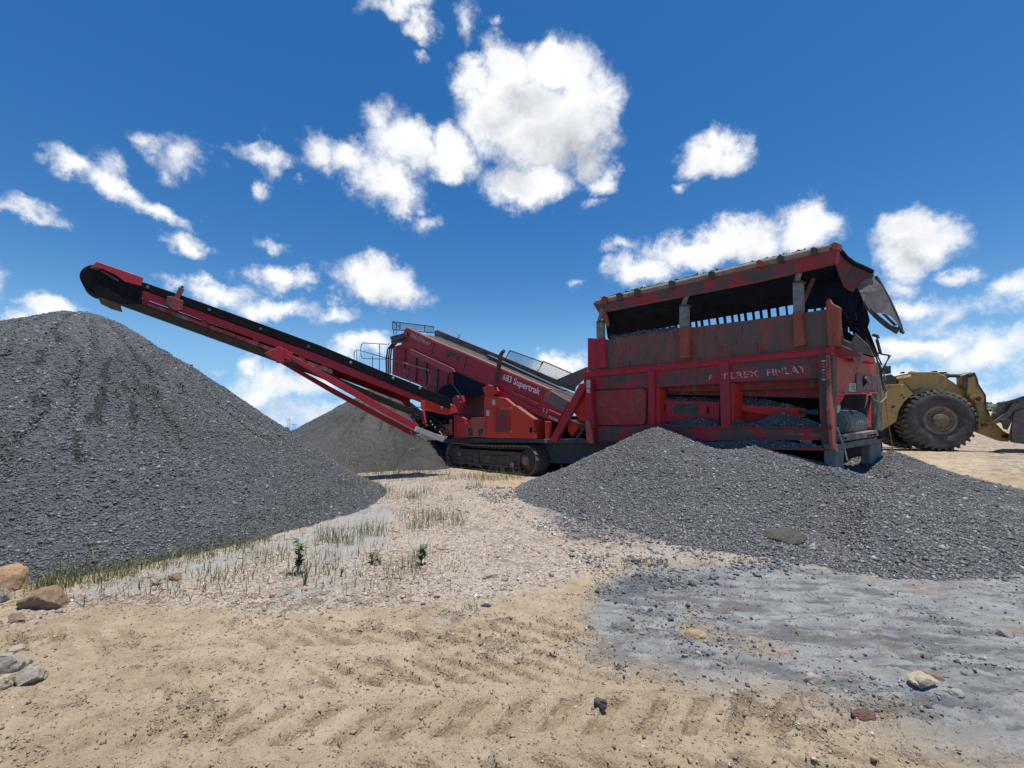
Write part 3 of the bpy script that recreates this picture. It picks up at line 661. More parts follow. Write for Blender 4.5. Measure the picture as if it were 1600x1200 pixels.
ret = [CV.pt(x, up(x) + 9.5 + (0 if x < 500 else (x - 500) * .05), .05) for x in (170, 300, 430, 511, 570, 660)]
for i in range(5):
    q = [ret[i], ret[i + 1], ret[i + 1] + CV.e * .90, ret[i] + CV.e * .90]
    belt.append(extr(q, -bz))
mk('belt', belt, BELT, CONV, bevel=0)
sk = [(222, 440), (300, 467), (400, 503), (500, 539.5), (600, 581), (650, 601), (704, 622), (704, 640), (662, 622), (600, 596), (500, 554), (400, 517), (300, 481), (218, 450)]
mk('rubber_skirt', [prism(sk, CV, -.03, .03)], BLACK, CONV, bevel=.01)
hc, hr = (153.5, 431.5), 19.5
hp = CV.pt(*hc, .06); rz = (CV.pt(hc[0], hc[1] - hr).z - CV.pt(hc[0], hc[1] + hr + 3).z) / 2
hp.z = (CV.pt(hc[0], hc[1] - hr).z + CV.pt(hc[0], hc[1] + hr + 3).z) / 2
mk('head_drum', [lathe(hp, CV.e, [(0, rz * .2), (0, rz * .95), (.02, rz), (.82, rz), (.84, rz * .95), (.84, rz * .2)], 36)], BLACK, CONV, smooth=True)
mk('head_plate', [prism([(157, 414), (182, 431), (222, 449), (222, 474), (188, 474), (150, 462), (144, 447), (146, 424)], CV, -.02, .05)], BLACK, CONV)
mk('drive_shaft', [tube([CV.pt(152, 419, -.06), CV.pt(152, 419, .02)], .045, 12), prism([(158, 421), (186, 437), (185, 440), (157, 424)], CV, -.05, -.02)], DKSTEEL, CONV)
mk('head_cover', [prism([(151, 408.5), (224, 433.5), (221, 447), (209, 444), (195, 440), (182, 430), (160, 420), (140, 419)], CV, -.06, -.03), extr([CV.pt(151, 408.5, -.06), CV.pt(224, 433.5, -.06), CV.pt(224, 433.5, .9), CV.pt(151, 408.5, .9)], (0, 0, -.02))], RED, CONV)
mk('scraper_plate', [prism([(151, 456), (188, 474), (187, 475.5), (168, 470), (151, 461)], CV, .0, .85)], DKSTEEL, CONV)
mk('roller_bracket', [prism([(261, 463), (268, 463), (287, 470), (285, 485), (272, 485), (260, 476)], CV, -.14, .0), bar((275, 468), (284, 450), 9, CV, -.12, -.04)], RED_DIRTY, CONV)
mk('bracket_pin', [bar((281, 456), (285.5, 446.5), 5, CV, -.10, -.03)], DKSTEEL, CONV)
mk('hinge_bracket', [prism([(414, 551), (436, 541), (457, 552), (455, 564), (436, 567), (427, 560)], CV, -.10, .05), prism([(446, 546), (458, 552), (455, 564), (444, 560)], CV, -.16, -.10)], RED, CONV)
for x in (231, 327, 407, 482, 548, 614, 656):
    mk('roller_end', [tube([CV.pt(x, up(x) - 21.0 + (2 if x > 500 else 0), -.07), CV.pt(x, up(x) - 21.0, -.03)], .035, 8)], STEEL, CONV, bevel=0)
mk('lift_strut', [prism([(448, 557), (456, 555), (522, 590), (562, 612.5), (602, 635), (655, 664), (651, 672), (600, 645), (560, 622), (520, 600)], CV, -.05, .04)], RED, CONV)
mk('lift_strut', [prism([(432, 563), (441, 562.5), (520, 606), (600, 649), (654, 677), (650, 684), (598, 657), (518, 613.5)], CV, .80, .88)], RED, CONV)
mk('ram_rod', [bar((650, 670), (694, 687), 8, CV, -.12, -.04)], PALE, CONV)
mk('foot_shoe', [prism([(652, 680), (668, 675), (700, 682), (696, 687), (664, 688)], CV, .0, .5)], STEEL, CONV)
lo = [prism([(662, 622), (668, 621), (712, 634), (716, 644), (700, 648), (662, 640)], CV, .0, .12), prism([(658, 626), (664.5, 626), (664.5, 641), (658, 639)], CV, -.04, .0)]
mk('tail_frame', lo, RED_BRIGHT, CONV)
mk('tail_bolt', [tube([CV.pt(690, 637, -.05), CV.pt(690, 637, .02)], .05, 8)], STEEL, CONV)

# ---- walkway and rails by the screen head
wk = []
def rail(pts, v=.1, r=.021): wk.append(tube([MP.pt(x, y, v) for x, y in pts], r, 6))
rail([(553, 596), (553.3, 552), (555, 547.5), (559, 546.8), (668, 577.5), (671, 580), (672, 585), (670.5, 600), (666, 605), (656, 605)])
rail([(608, 538), (567.5, 536), (565, 538), (563.5, 545), (564, 555), (566, 559.5), (571, 560.5), (604, 561)])
rail([(582, 556), (582, 604)]); rail([(593, 537), (592.5, 585)]); rail([(641, 576), (640.5, 622)]); rail([(557.5, 548), (557.5, 596)])
RAILS = mk('walkway_rail', wk, STEEL, M, smooth=True)
mk('walkway_deck', [prism([(553, 604), (640, 622), (640, 624), (553, 606)], MP, .1, .9)], STEEL, RAILS)

# ---- screen box
plate = [(634.5, 511.5), (680, 534), (732, 555), (781, 576), (858, 609), (889, 628), (872, 659), (823, 641), (775, 617), (768, 612), (745, 600), (710, 581), (641, 548), (627, 541), (628, 524)]
SB = mk('screen_box', [prism(plate, MP, .22, .30), prism([(640, 530), (840, 608), (860, 640), (660, 560)], MP, .30, 2.0)], RED, M)
mk('top_flange', [prism([(634, 510.5), (680, 532.5), (732, 553.5), (781, 574.5), (858, 607.5), (856, 611), (780, 578.3), (731, 556.8), (679, 536), (634, 514)], MP, .17, .34)], RED_SUN, SB)
mk('lower_plate', [prism([(627, 538), (614, 542), (612.5, 585), (654, 601), (684, 617), (700, 615), (711, 611), (711, 583), (641, 546)], MP, .34, .40)], RED, SB)
ribs = [bar((x, y), (x - 1.5, y2), 5, MP, .28, .34) for x, y, y2 in ((630, 545, 588), (648, 552, 597), (664, 560, 606), (681, 570, 614), (697, 579, 614))]
mks('stiffener', ribs, RED_DIRTY, SB)
mk('side_beam', [prism([(641, 545), (708, 576), (710, 581), (699, 583), (640, 553)], MP, .10, .28)], worn_paint('beam_paint', (0.40, 0.05, 0.055), amount=.2, fade=(.42, .14, .13), fade_amt=.6), SB)
mk('vibrator_disc', [lathe(MP.pt(634, 582, .28), MP.n, [(0, .02), (0, .2), (.06, .23), (.1, .23)], 20)], RUST, SB, smooth=True)
hs = []
for k, off in enumerate((0, 3, 6)):
    hs.append(tube([MP.pt(614 + off, 536, .0), MP.pt(606 + off, 545, -.02), MP.pt(603.5 + off, 562, .02), MP.pt(604 + off, 584, .05)], .035, 6))
mks('hose_bundle', hs, plain('old_red_hose', (.13, .02, .025), (.05, .012, .014), .7), SB, smooth=True)
mk('end_gear', [prism([(609, 526), (620, 523), (633, 520), (634, 526), (622, 531), (612, 534)], MP, .1, .5), prism([(611, 532), (633, 531), (633, 534), (611, 536)], MP, .15, .3)], DKSTEEL, SB)
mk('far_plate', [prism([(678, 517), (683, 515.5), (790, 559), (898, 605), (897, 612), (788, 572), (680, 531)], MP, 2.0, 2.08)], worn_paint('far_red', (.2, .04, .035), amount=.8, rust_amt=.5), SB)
mk('screen_deck', [extr([MP.pt(640, 519, .34), MP.pt(889, 628, .34), MP.pt(889, 628, .34) + MP.e * 1.65, MP.pt(640, 519, .34) + MP.e * 1.65], (0, 0, -.06))], DKSTEEL, SB)
mks('inner_rail', [bar((700, 540), (788, 578), 3.0, MP, 1.0, 1.05), bar((760, 556), (880, 611), 4.5, MP, 1.55, 1.75)], CHASSIS, SB)
mk('lifting_hook', [tube([MP.pt(714, 529, 2.0), MP.pt(718, 526, 2.0), MP.pt(718, 523, 2.0), MP.pt(716.5, 524, 2.0)], .02, 6)], DKSTEEL, SB)
mk('faded_side_plate', [prism([(858, 609), (889, 627), (880, 644), (848, 625)], MP, .20, .22)], worn_paint('brown_plate', (.17, .12, .10), amount=.5, fade=(.2, .13, .11)), SB)
mk('clamp_plate', [prism([(852, 612), (861, 612), (858, 620), (851, 620)], MP, .17, .2)], RED_SUN, SB)
mk('lower_sill', [prism([(776, 606), (823, 630), (872, 655), (871, 661), (823, 642), (775, 618)], MP, .19, .22)], RED, SB)
mks('sill_lip', [bar((800, 612), (822, 622), 2, MP, .15, .19), bar((856, 640), (876, 649), 2.2, MP, .15, .19), bar((824, 623), (842, 631), 1.6, MP, .15, .19)], RED_SUN, SB)
for (x, y) in ((672, 548), (676, 552), (700, 556), (704, 560), (712, 562), (716, 566), (745, 590), (731, 570), (724, 577), (660, 540), (690, 565), (757, 592)):
    mk('bolt_mark', [tube([MP.pt(x, y, .19), MP.pt(x, y, .23)], .022, 6)], DKSTEEL, SB, bevel=0)
mks('panel_seam', [bar((679, 535), (673, 554), 1.0, MP, .205, .22), bar((729, 556), (722, 585), 1.0, MP, .205, .22)], DKSTEEL, SB, bevel=0)
mks('scuffed_patch', [prism([(696, 548), (706, 550), (708, 556), (698, 559)], MP, .214, .22), prism([(709, 551), (714, 555), (712, 560), (707, 556)], MP, .214, .22), prism([(715, 556), (721, 557), (717, 566), (713, 561)], MP, .214, .22)], DKSTEEL, SB, bevel=0)
text('lettering', 'TEREX|FINLAY', MP.pt(640, 525, .215), MP.pt(671.5, 541, .215), MP.pt(642, 519, .215), LET_MID, SB, .01)
text('lettering', '683 Supertrak', MP.pt(785, 592.5, .215), MP.pt(843, 617, .215), MP.pt(787.5, 583.5, .215), LET_NEW, SB, .018)
text('lettering', '[ ]', MP.pt(848.5, 641, .18), MP.pt(855, 644.5, .18), MP.pt(849.5, 636.5, .18), LET_MID, SB, .03)
mk('white_sticker', [prism([(858, 648.5), (872, 655.5), (871, 659), (857.5, 652)], MP, .165, .18)], WHITE, SB, bevel=0)
text('lettering', 'FINLAY', MP.pt(859, 652, .158), MP.pt(870, 657.6, .158), MP.pt(859.3, 649.9, .158), DKSTEEL, SB)
# head guard and the mesh guards
def guard(quad, v, nx, ny, post=()):
    a, b, c, d = [MP.pt(x, y, v) for x, y in quad]; fr = [tube([a, b, c, d, a], .022, 6)]
    for f in post: fr.append(tube([a.lerp(b, f), d.lerp(c, f)], .02, 6))
    o = mk('mesh_guard', fr, MESHM, SB, smooth=True); w = []
    for i in range(1, nx): w.append(beam(a.lerp(b, i / nx), d.lerp(c, i / nx), .007, .007))
    for i in range(1, ny): w.append(beam(a.lerp(d, i / ny), b.lerp(c, i / ny), .007, .007))
    mk('wire_mesh', w, MESHM, o, bevel=0)
guard([(613.5, 502.5), (678, 510.5), (676.5, 520), (613.5, 515)], .5, 34, 7, (.2, .8))
guard([(797, 547.5), (847, 565.5), (837.5, 583), (788, 562.5)], 2.1, 40, 12)
guard([(849, 564.5), (905, 588.5), (893, 606), (838.5, 583.5)], 2.1, 40, 12)
mks('guard_stay', [tube([MP.pt(614, 503, .5), MP.pt(624, 511, .5)], .02, 5), tube([MP.pt(619, 503, .5), MP.pt(619, 523, .5)], .02, 5), tube([MP.pt(615, 515, .5), MP.pt(615, 524, .5)], .02, 5)], MESHM, SB)
# dark torn skirts below the screen
mks('torn_skirt', [prism([(707, 580), (760, 603), (752, 616), (745, 620), (716, 618), (709, 600)], MP, .15, .2), prism([(690, 604), (704, 598), (715, 612), (722, 622), (712, 632), (690, 630), (676, 622)], MP, .05, .12)], DARK, SB)
mk('discharge_box', [prism([(700, 607), (775, 608), (775, 690), (712, 690), (708, 640)], MP, .55, 1.9)], RED_DIRTY, M)
mk('pivot_plate', [prism([(706, 622), (722, 618), (724, 628), (717, 646), (708, 640)], MP, .0, .1), lathe(MP.pt(712.5, 624.5, -.02), MP.n, [(0, .02), (0, .16), (.1, .16)], 14), bar((719, 628), (714.5, 641), 2.6, MP, -.05, 0)], RED, M)
mk('exhaust_pipe', [tube([MP.pt(773, 604, .0), MP.pt(779, 575, .0), MP.pt(782, 556, .0), MP.pt(784.5, 551, .0), MP.pt(788, 548, .0)], .085, 12, .06)], plain('rusty_pipe', (.11, .07, .055), (.05, .037, .033), .8), M, smooth=True)
mk('exhaust_bracket', [prism([(754, 606), (762, 601), (772, 604), (776, 611), (770, 618), (758, 620)], MP, .0, .2)], RED_BRIGHT, M)

# ---- power pack
EB = mk('engine_housing', [prism([(756.5, 620), (767, 618.5), (789, 622), (805, 635), (834, 656), (835, 685), (756.5, 684)], MP, .0, 1.5)], ORANGE, M)
DR = mk('access_door', [prism([(771, 637.5), (795, 637.5), (795, 677.5), (771, 677.5)], MP, -.035, .0)], RED_BRIGHT, EB)
mk('louver', [prism([(774 + i * 3.1, 640), (776 + i * 3.1, 640), (776 + i * 3.1, 675), (774 + i * 3.1, 675)], MP, -.055, -.035) for i in range(7)], RED_DIRTY, DR, bevel=.004)
mks('hinge', [prism([(796, 637), (800, 637), (800, 640), (796, 640)], MP, -.04, 0), prism([(796, 673), (800, 673), (800, 676), (796, 676)], MP, -.04, 0)], STEEL, DR)
mk('latch', [prism([(827, 668), (831, 668), (831, 676), (827, 676)], MP, -.02, 0)], BLACK, EB)
mk('housing_edge', [bar((804.5, 634.5), (834.5, 656), 2.0, MP, -.05, .4)], RED_SUN, EB)
mks('warning_sticker', [prism([(760, 641), (764.5, 641), (764.5, 650), (760, 650)], MP, -.006, 0), prism([(769.5, 624), (773.5, 625), (773.5, 633), (769.5, 632.5)], MP, -.006, 0)], WHITE, EB, bevel=0)
TB = mk('tank_box', [prism([(728, 663), (737, 653), (757, 652), (757, 683), (728, 683)], MP, -.05, .5)], RED_SUN, M)
mks('vent_recess', [prism([(730.5, 669), (738, 669), (738, 681), (730.5, 681)], MP, -.06, -.05), prism([(747, 670), (754, 670), (754, 681), (747, 681)], MP, -.06, -.05)], DKSTEEL, TB, bevel=0)
CT = mk('control_cabinet', [prism([(709, 648), (716, 648), (727, 655), (729, 684), (710, 684)], MP, .0, .6)], RED_BRIGHT, M)
mks('cabinet_edge', [bar((710, 648), (710.5, 684), 2.4, MP, -.03, .0), bar((714, 649), (728, 655.5), 1.2, MP, -.02, .0)], RED, CT)
mk('cabinet_lock', [tube([MP.pt(715, 666, -.03), MP.pt(715, 666, .01)], .03, 8)], STEEL, CT)
mk('valve_box', [prism([(687, 663), (705, 663), (705, 680), (692, 680), (686, 672)], MP, .2, .6), prism([(702, 655), (706, 655), (706, 678), (702, 678)], MP, .15, .2)], RED_SUN, M)
hy = []
for k in range(26):
    x, y = random.uniform(655, 703), random.uniform(648, 680)
    pts = [MP.pt(x, y, random.uniform(0, .3))]
    for _ in range(4):
        x += random.uniform(-9, 11); y += random.uniform(-5, 7); pts.append(MP.pt(min(x, 708), min(max(y, 645), 684), random.uniform(0, .4)))
    hy.append(tube(pts, random.choice((.018, .026, .034)), 6))
mks('hydraulic_hose', hy, HOSE, M, smooth=True)
mk('pump_set', [prism([(664, 640), (708, 640), (708, 684), (680, 684), (662, 660)], MP, .45, 1.6)], BLACK, M)
fit = [tube([MP.pt(x, y, -.05), MP.pt(x + random.uniform(-2, 3), y + random.uniform(2, 5), -.02)], .035, 6) for x, y in ((662, 659), (667, 664), (673, 658), (680, 667), (686, 674), (661, 668), (690, 678), (676, 663))]
mks('hose_fitting', fit, STEEL, M)
lv = [bar((622, 628), (640, 655), 3, MP, -.1, -.05), bar((631, 634), (643, 662), 2.4, MP, -.1, -.05), bar((634, 637), (659, 636), 1.5, MP, -.1, -.05), bar((618, 634), (630, 646), 3, MP, -.1, -.05), bar((642, 650), (650, 654), 3, MP, -.1, -.05), bar((658, 641), (662, 662), 5, MP, -.05, .05)]
mks('linkage', lv, RED_DIRTY, M)
mks('hanging_cable', [tube([CV.pt(642, 670, -.1), CV.pt(643.5, 685, -.1), CV.pt(644, 698, -.1), CV.pt(648, 700, -.1), CV.pt(639, 702, -.1)], .011, 5), tube([CV.pt(650, 680, -.1), CV.pt(654, 688, -.1), CV.pt(653, 694, -.1)], .016, 5), tube([CV.pt(640, 680, -.1), CV.pt(640.5, 694, -.1)], .011, 5)], CABLE, M)

# ---- chassis and crawler track
CHAS = mk('chassis', [prism([(684, 686), (705, 685), (840, 684.5), (918, 686), (1000, 690), (1000, 724), (858, 724), (690, 716)], MP, .62, 1.7), prism([(690, 686), (758, 684.5), (918, 686.5), (918, 692), (690, 692)], MP, .15, .62), prism([(654, 688), (668, 688), (660, 704), (652, 704)], MP, .2, .6)], CHASSIS, M)
mk('support_leg', [prism([(851, 658), (858, 659), (856, 690), (852, 690)], MP, .05, .2)], ORANGE, CHAS)
mk('leg_foot', [prism([(850, 686), (856, 686), (855, 692), (851, 692)], MP, .0, .22)], STEEL, CHAS)
zt, zb = MP.pt(766, 694).z, MP.pt(770, 741).z
zb = 0.01; rr = (zt - zb) / 2; zc = (zt + zb) / 2
u0, u1 = MP.u(MP.pt(696.5, 716)) + rr, MP.u(MP.pt(838, 722)) - rr
def crawler(off):
    def ML(u, z, v=0.0): return MP.loc(u, z, v + off)
    TRK = mk('crawler_track', [extr([ML(u0 - .05, zb + .24, .1), ML(u1 - .35, zb + .24, .1), ML(u1 - .30, zt - .22, .1), ML(u0 + .1, zt - .22, .1)], MP.n * .4),
        extr([ML(u0 - .1, zb + .16, .03), ML(u1 - .25, zb + .16, .03), ML(u1 - .25, zb + .24, .03), ML(u0 - .1, zb + .24, .03)], MP.n * .5)], DKSTEEL, M, bevel=.015)
    path = []; per = 2 * (u1 - u0) + 2 * math.pi * rr; ns = int(per / .17)
    for i in range(ns):
        s = per * i / ns
        if s < u1 - u0: u, z, a = u0 + s, zt - .055 * math.sin(math.pi * s / (u1 - u0)) ** 2 * (1.2 if s < 1.2 else .8), 0
        elif s < u1 - u0 + math.pi * rr: a = (s - (u1 - u0)) / rr; u, z = u1 + rr * math.sin(a), zc + rr * math.cos(a)
        elif s < 2 * (u1 - u0) + math.pi * rr: u, z, a = u1 - (s - (u1 - u0) - math.pi * rr), zb, math.pi
        else: a = math.pi + (s - 2 * (u1 - u0) - math.pi * rr) / rr; u, z = u0 + rr * math.sin(a), zc + rr * math.cos(a)
        path.append((u, z, a))
    sh, lk = [], []
    for u, z, a in path:
        ca, sa = math.cos(a), math.sin(a)
        def q(du, dz, v): return ML(u + du * ca + dz * sa, z - du * sa + dz * ca, v)
        sh.append(extr([q(-.08, -.035, 0), q(.08, -.035, 0), q(.08, -.008, 0), q(.045, -.008, 0), q(.035, .022, 0), q(.012, .022, 0), q(.004, -.006, 0), q(-.08, -.012, 0)], MP.n * .6))
        lk.append(extr([q(-.075, -.12, .2), q(.075, -.12, .2), q(.075, -.035, .2), q(-.075, -.035, .2)], MP.n * .2))
    mk('track_chain', sh, SHOE, TRK, bevel=0); mk('link_chain', lk, DKSTEEL, TRK, bevel=0)
    mk('sprocket', [lathe(ML(u1, zc, .05), MP.n, [(0, .05), (0, .2), (.03, .22), (.1, rr * .78), (.4, rr * .78)], 24)], DKSTEEL, TRK, smooth=True)
    mk('sprocket_hub', [lathe(ML(u1, zc, -.02), MP.n, [(0, .04), (0, .13), (.02, .15), (.08, .15)], 20)], SHOE, TRK, smooth=True)
    mk('idler_wheel', [lathe(ML(u0, zc, .08), MP.n, [(0, .05), (0, .16), (.03, rr * .8), (.4, rr * .8)], 24)], DKSTEEL, TRK, smooth=True)
    for k in range(6): mk('bottom_roller', [lathe(ML(u0 + .35 + k * (u1 - u0 - .9) / 5, zb + .15, .06), MP.n, [(0, .03), (0, .09), (.4, .11)], 14)], DKSTEEL, TRK, smooth=True)
    return TRK
TRK = crawler(0.0); crawler(1.9)
for x, y in ((717.5, 711), (792, 716)): mk('lifting_mark', [prism([(x - 2.5, y - 3), (x + 2.5, y - 3), (x + 1.5, y + 3), (x - 1.5, y + 3)], MP, .085, .1)], plain('pale_green', (.25, .4, .33), (.15, .25, .2)), TRK, bevel=0)
mk('track_sticker', [prism([(797, 723), (803, 723), (803, 729), (797, 729)], MP, .02, .03)], STEEL, TRK, bevel=0)
mk('frame_cover', [prism([(740, 707), (748, 707), (748, 728), (740, 728)], MP, .06, .1), prism([(752, 712), (796, 712), (796, 727), (752, 727)], MP, .07, .1), prism([(706, 712), (737, 712), (737, 725), (706, 725)], MP, .07, .1)], DKSTEEL, TRK)

# ---- neck between screen and hopper
mk('raking_strut', [prism([(905, 600), (916, 597), (915, 606), (869, 690), (858, 689)], MP, -.12, .0)], RED, M)
NK = mk('feed_neck', [prism([(905, 602), (925, 600), (925, 662), (906, 658), (897, 645), (893, 630)], MP, .1, 1.0), prism([(888, 656), (902, 661), (901, 672), (893, 682), (887, 672)], MP, .1, .5)], RED_BRIGHT, M)
mk('neck_flange', [bar((888, 656), (925, 671), 2.5, MP, .0, .1)], DKSTEEL, NK)
mk('hinged_leg', [prism([(916, 594), (923, 593), (924, 625), (927, 650), (928, 692), (920, 692), (913, 656), (914, 624)], MP, -.22, -.02)], RED, M)
mk('leg_plate', [prism([(914, 657), (920, 655), (927.5, 690), (925, 694), (916, 691)], MP, -.3, -.22)], RED_SUN, M)
mks('label_strip', [prism([(916.3, 594), (922, 593.6), (922, 606), (916.3, 606)], MP, -.226, -.22), prism([(917, 607.5), (921.6, 607.5), (921.6, 614), (917, 614)], MP, -.226, -.22)], WHITE, M, bevel=0)
mk('feed_belt_cover', [prism([(868, 593.5), (917, 573), (918, 582), (907, 596), (896, 606)], MP, 1.2, 1.3)], worn_paint('dusty_cover', (.12, .1, .09), amount=.7), M)
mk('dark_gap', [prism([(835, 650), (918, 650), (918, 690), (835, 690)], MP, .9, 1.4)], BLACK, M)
mk('cross_stay', [bar((897, 690), (913, 668), 2.2, MP, -.02, .05)], CHASSIS, M)

# ---- hopper
HOP = mk('hopper', [prism([(911, 584), (1302, 547), (1302, 590), (1139, 597), (1122, 599.6), (1021, 605.6), (925, 609), (912, 606)], HP, .0, .08)], RED_DIRTY, M)
mk('top_rail', [prism([(910, 582), (1303, 543), (1303, 553), (911, 590)], HP, -.06, .05), bar((911, 582), (1303, 543), 2.2, HP, -.09, .05)], RED, HOP)
mk('side_panel', [prism([(921, 612), (1003, 606.5), (1009, 611), (1008, 660), (1003, 663.5), (922, 664)], HP, -.03, .05)], PANEL, HOP)
mk('back_skin', [prism([(916, 606), (1024, 604), (1024, 668), (922, 668)], HP, .05, .5)], RED_DIRTY, HOP)
for (a, b, c, d, mt) in (((1012, 580), (1022, 579), (1022.5, 664), (1013, 664), RED), ((1123, 566), (1138, 564.5), (1140.5, 668), (1126, 668), RED_DIRTY)):
    mk('side_post', [prism([a, b, c, d], HP, -.09, .06)], mt, HOP)
mks('inner_post', [prism([(1022, 606), (1029, 606), (1030, 664), (1022.5, 664)], HP, .0, .3), prism([(1138, 599), (1146, 599), (1146, 660), (1140, 668)], HP, .0, .35)], RED_BRIGHT, HOP)
mk('corner_post', [prism([(1278, 554), (1302, 552), (1302, 703), (1284, 703), (1280, 640)], HP, -.11, .04)], worn_paint('corner_post', (.22, .05, .045), dirt=(.09, .065, .055), amount=.75, rust_amt=.4), HOP)
mk('bottom_rail', [prism([(922, 666), (1284, 669), (1284, 688), (922, 690)], HP, -.06, .06), prism([(1060, 697), (1284, 700), (1284, 704), (1060, 701)], HP, -.25, .06), prism([(1000, 664.5), (1284, 667.5), (1284, 670), (1000, 667)], HP, -.12, .3)], RED_DIRTY, HOP)
mk('torn_sticker', [prism([(1245, 687), (1268, 688), (1269, 697), (1258, 695)], HP, -.075, -.06)], WOOD, HOP, bevel=0)
mk('hopper_wall', [prism([(1022, 598), (1284, 586), (1284, 622), (1022, 616)], HP, .55, .65), prism([(1022, 600), (1284, 588), (1284, 606), (1140, 611), (1022, 612)], HP, .35, .45)], worn_paint('inner_red', (.22, .03, .035), amount=.4), HOP)
mk('hopper_shadow_wall', [prism([(1015, 595), (1292, 585), (1292, 705), (1015, 690)], HP, 1.5, 1.6), prism([(1303, 600), (1376, 600), (1380, 730), (1303, 745)], EP, .62, .66), prism([(1060, 700), (1292, 700), (1296, 760), (1060, 745)], HP, 1.1, 1.16)], BLACK, HOP)  # added black sheets that stand in for shade inside and under the hopper
BF = mk('belt_feeder', [prism([(1026, 625), (1124, 628), (1124, 662), (1026, 660)], HP, .22, .9)], RED, HOP)
def slot(x0, x1, y0, y1): 
    r = (y1 - y0) / 2; return arc((x1 - r, (y0 + y1) / 2), r, -90, 90, 6) + arc((x0 + r, (y0 + y1) / 2), r, 90, 270, 6)
mk('slot', [prism(slot(1050, 1093, 631, 648), HP, .205, .22)], DKSTEEL, BF, bevel=0)
mk('slot_rim', [prism(slot(1048.5, 1094.5, 629.5, 649.5), HP, .212, .22)], RED_BRIGHT, BF, bevel=0)
mks('cleat', [prism([(1037, 632), (1039, 632), (1039, 642), (1037, 642)], HP, .2, .22), prism([(1104.5, 636), (1106.5, 636), (1106.5, 646), (1104.5, 646)], HP, .2, .22)], BLACK, BF, bevel=0)
BF2 = mk('belt_feeder', [prism([(1150, 632), (1236, 637), (1236, 651), (1200, 649), (1150, 640)], HP, .30, .9), prism([(1150, 640), (1200, 646), (1204, 660), (1150, 662)], HP, .5, .9)], RED_BRIGHT, HOP)
mk('belt_side', [prism([(1236, 640), (1275, 640), (1275, 648), (1240, 646)], HP, .6, .7)], CHASSIS, BF2)
# text on the hopper
text('lettering', 'T', HP.pt(1127, 593, -.094), HP.pt(1138, 592, -.094), HP.pt(1126.5, 584, -.094), LET_OLD, HOP, .005)
text('lettering', 'EREX', HP.pt(1142, 591.7, -.005), HP.pt(1186, 588.5, -.005), HP.pt(1141, 582, -.005), LET_OLD, HOP, .005)
text('lettering', 'FINLAY', HP.pt(1199, 587.5, -.005), HP.pt(1261, 581.5, -.005), HP.pt(1198, 577, -.005), LET_OLD, HOP, .005)
text('lettering', 'F', HP.pt(1108, 594.5, -.005), HP.pt(1113, 594, -.005), HP.pt(1107.5, 586, -.005), LET_OLD, HOP, .01)
text('lettering', 'FI', HP.pt(962, 599, -.005), HP.pt(971, 598, -.005), HP.pt(962, 593, -.005), DKSTEEL, HOP)
text('lettering', 'callsales.com', HP.pt(1226, 679.5, -.066), HP.pt(1283, 681.5, -.066), HP.pt(1226, 674, -.066), LET_PINK, HOP, .002)
for i, yy in enumerate((563, 568, 572.5, 577, 582, 587, 592)):
    mk('sticker_scrap', [prism([(1283 + (i % 2) * 2, yy), (1290 + (i % 3), yy - .4), (1291 - (i % 2) * 3, yy + 2.2), (1284 + (i % 3), yy + 2.0)], HP, -.118, -.11)], LET_PINK if i % 3 else WHITE, HOP, bevel=0)
# upper boards
UB = mk('side_board', [prism([(919, 534), (948, 530.5), (1060, 514), (1180, 499), (1238, 491), (1291, 483), (1296, 549), (919, 588)], HP, .0, .06)], BROWN, HOP)
mk('board_rib', [bar((x, y), (x + .5, y2), 2.2, HP, -.05, .0) for x, y, y2 in ((981, 564, 571), (1022, 557, 566), (1125, 541, 553), (1182, 535, 547))], BROWN, UB)
mk('end_board', [prism([(918, 528), (931, 529), (947, 530), (949, 574), (918, 578)], HP, -.03, .0)], RED, UB)
mk('board_post', [prism([(1060, 513), (1077, 510), (1078, 559), (1062, 560)], HP, -.11, .0)], RUST, UB)
mk('board_post', [prism([(1238, 487), (1252, 485), (1257, 540), (1240, 542)], HP, -.11, .0)], RUST, UB)
mk('board_post', [prism([(1290, 472), (1294, 466), (1299, 474), (1311, 480), (1311, 541), (1293, 542)], HP, -.06, .05)], RUST, UB)
mk('board_post', [prism([(934, 529), (944, 528), (946, 574), (936, 575)], HP, -.10, -.03)], RED, UB)
# rams that hold the grid
def ram(a, b, c, w0, w1):
    o = mk('grid_ram', [bar(a, b, w0, HP, -.06, .06)], STEEL, HOP); mk('ram_rod', [tube([HP.pt(*b, .0), HP.pt(*c, .03)], .055, 10)], STEEL, o, smooth=True)
    mk('ram_collar', [prism([(b[0] - w0 * .58, b[1] + 1.5), (b[0] + w0 * .62, b[1]), (b[0] + w0 * .62, b[1] - 3), (b[0] - w0 * .3, b[1] - 2)], HP, -.08, .08)], DKSTEEL, o)
ram((936.5, 531), (936, 503), (944, 474), 9.5, 8); ram((1067, 513), (1067, 478), (1079, 447), 12, 9); ram((1246, 487), (1245, 441), (1252, 410), 14, 11)
mk('grid_brace', [bar((1277, 418), (1254, 472), 5, HP, .35, .42)], RED_DIRTY, HOP)
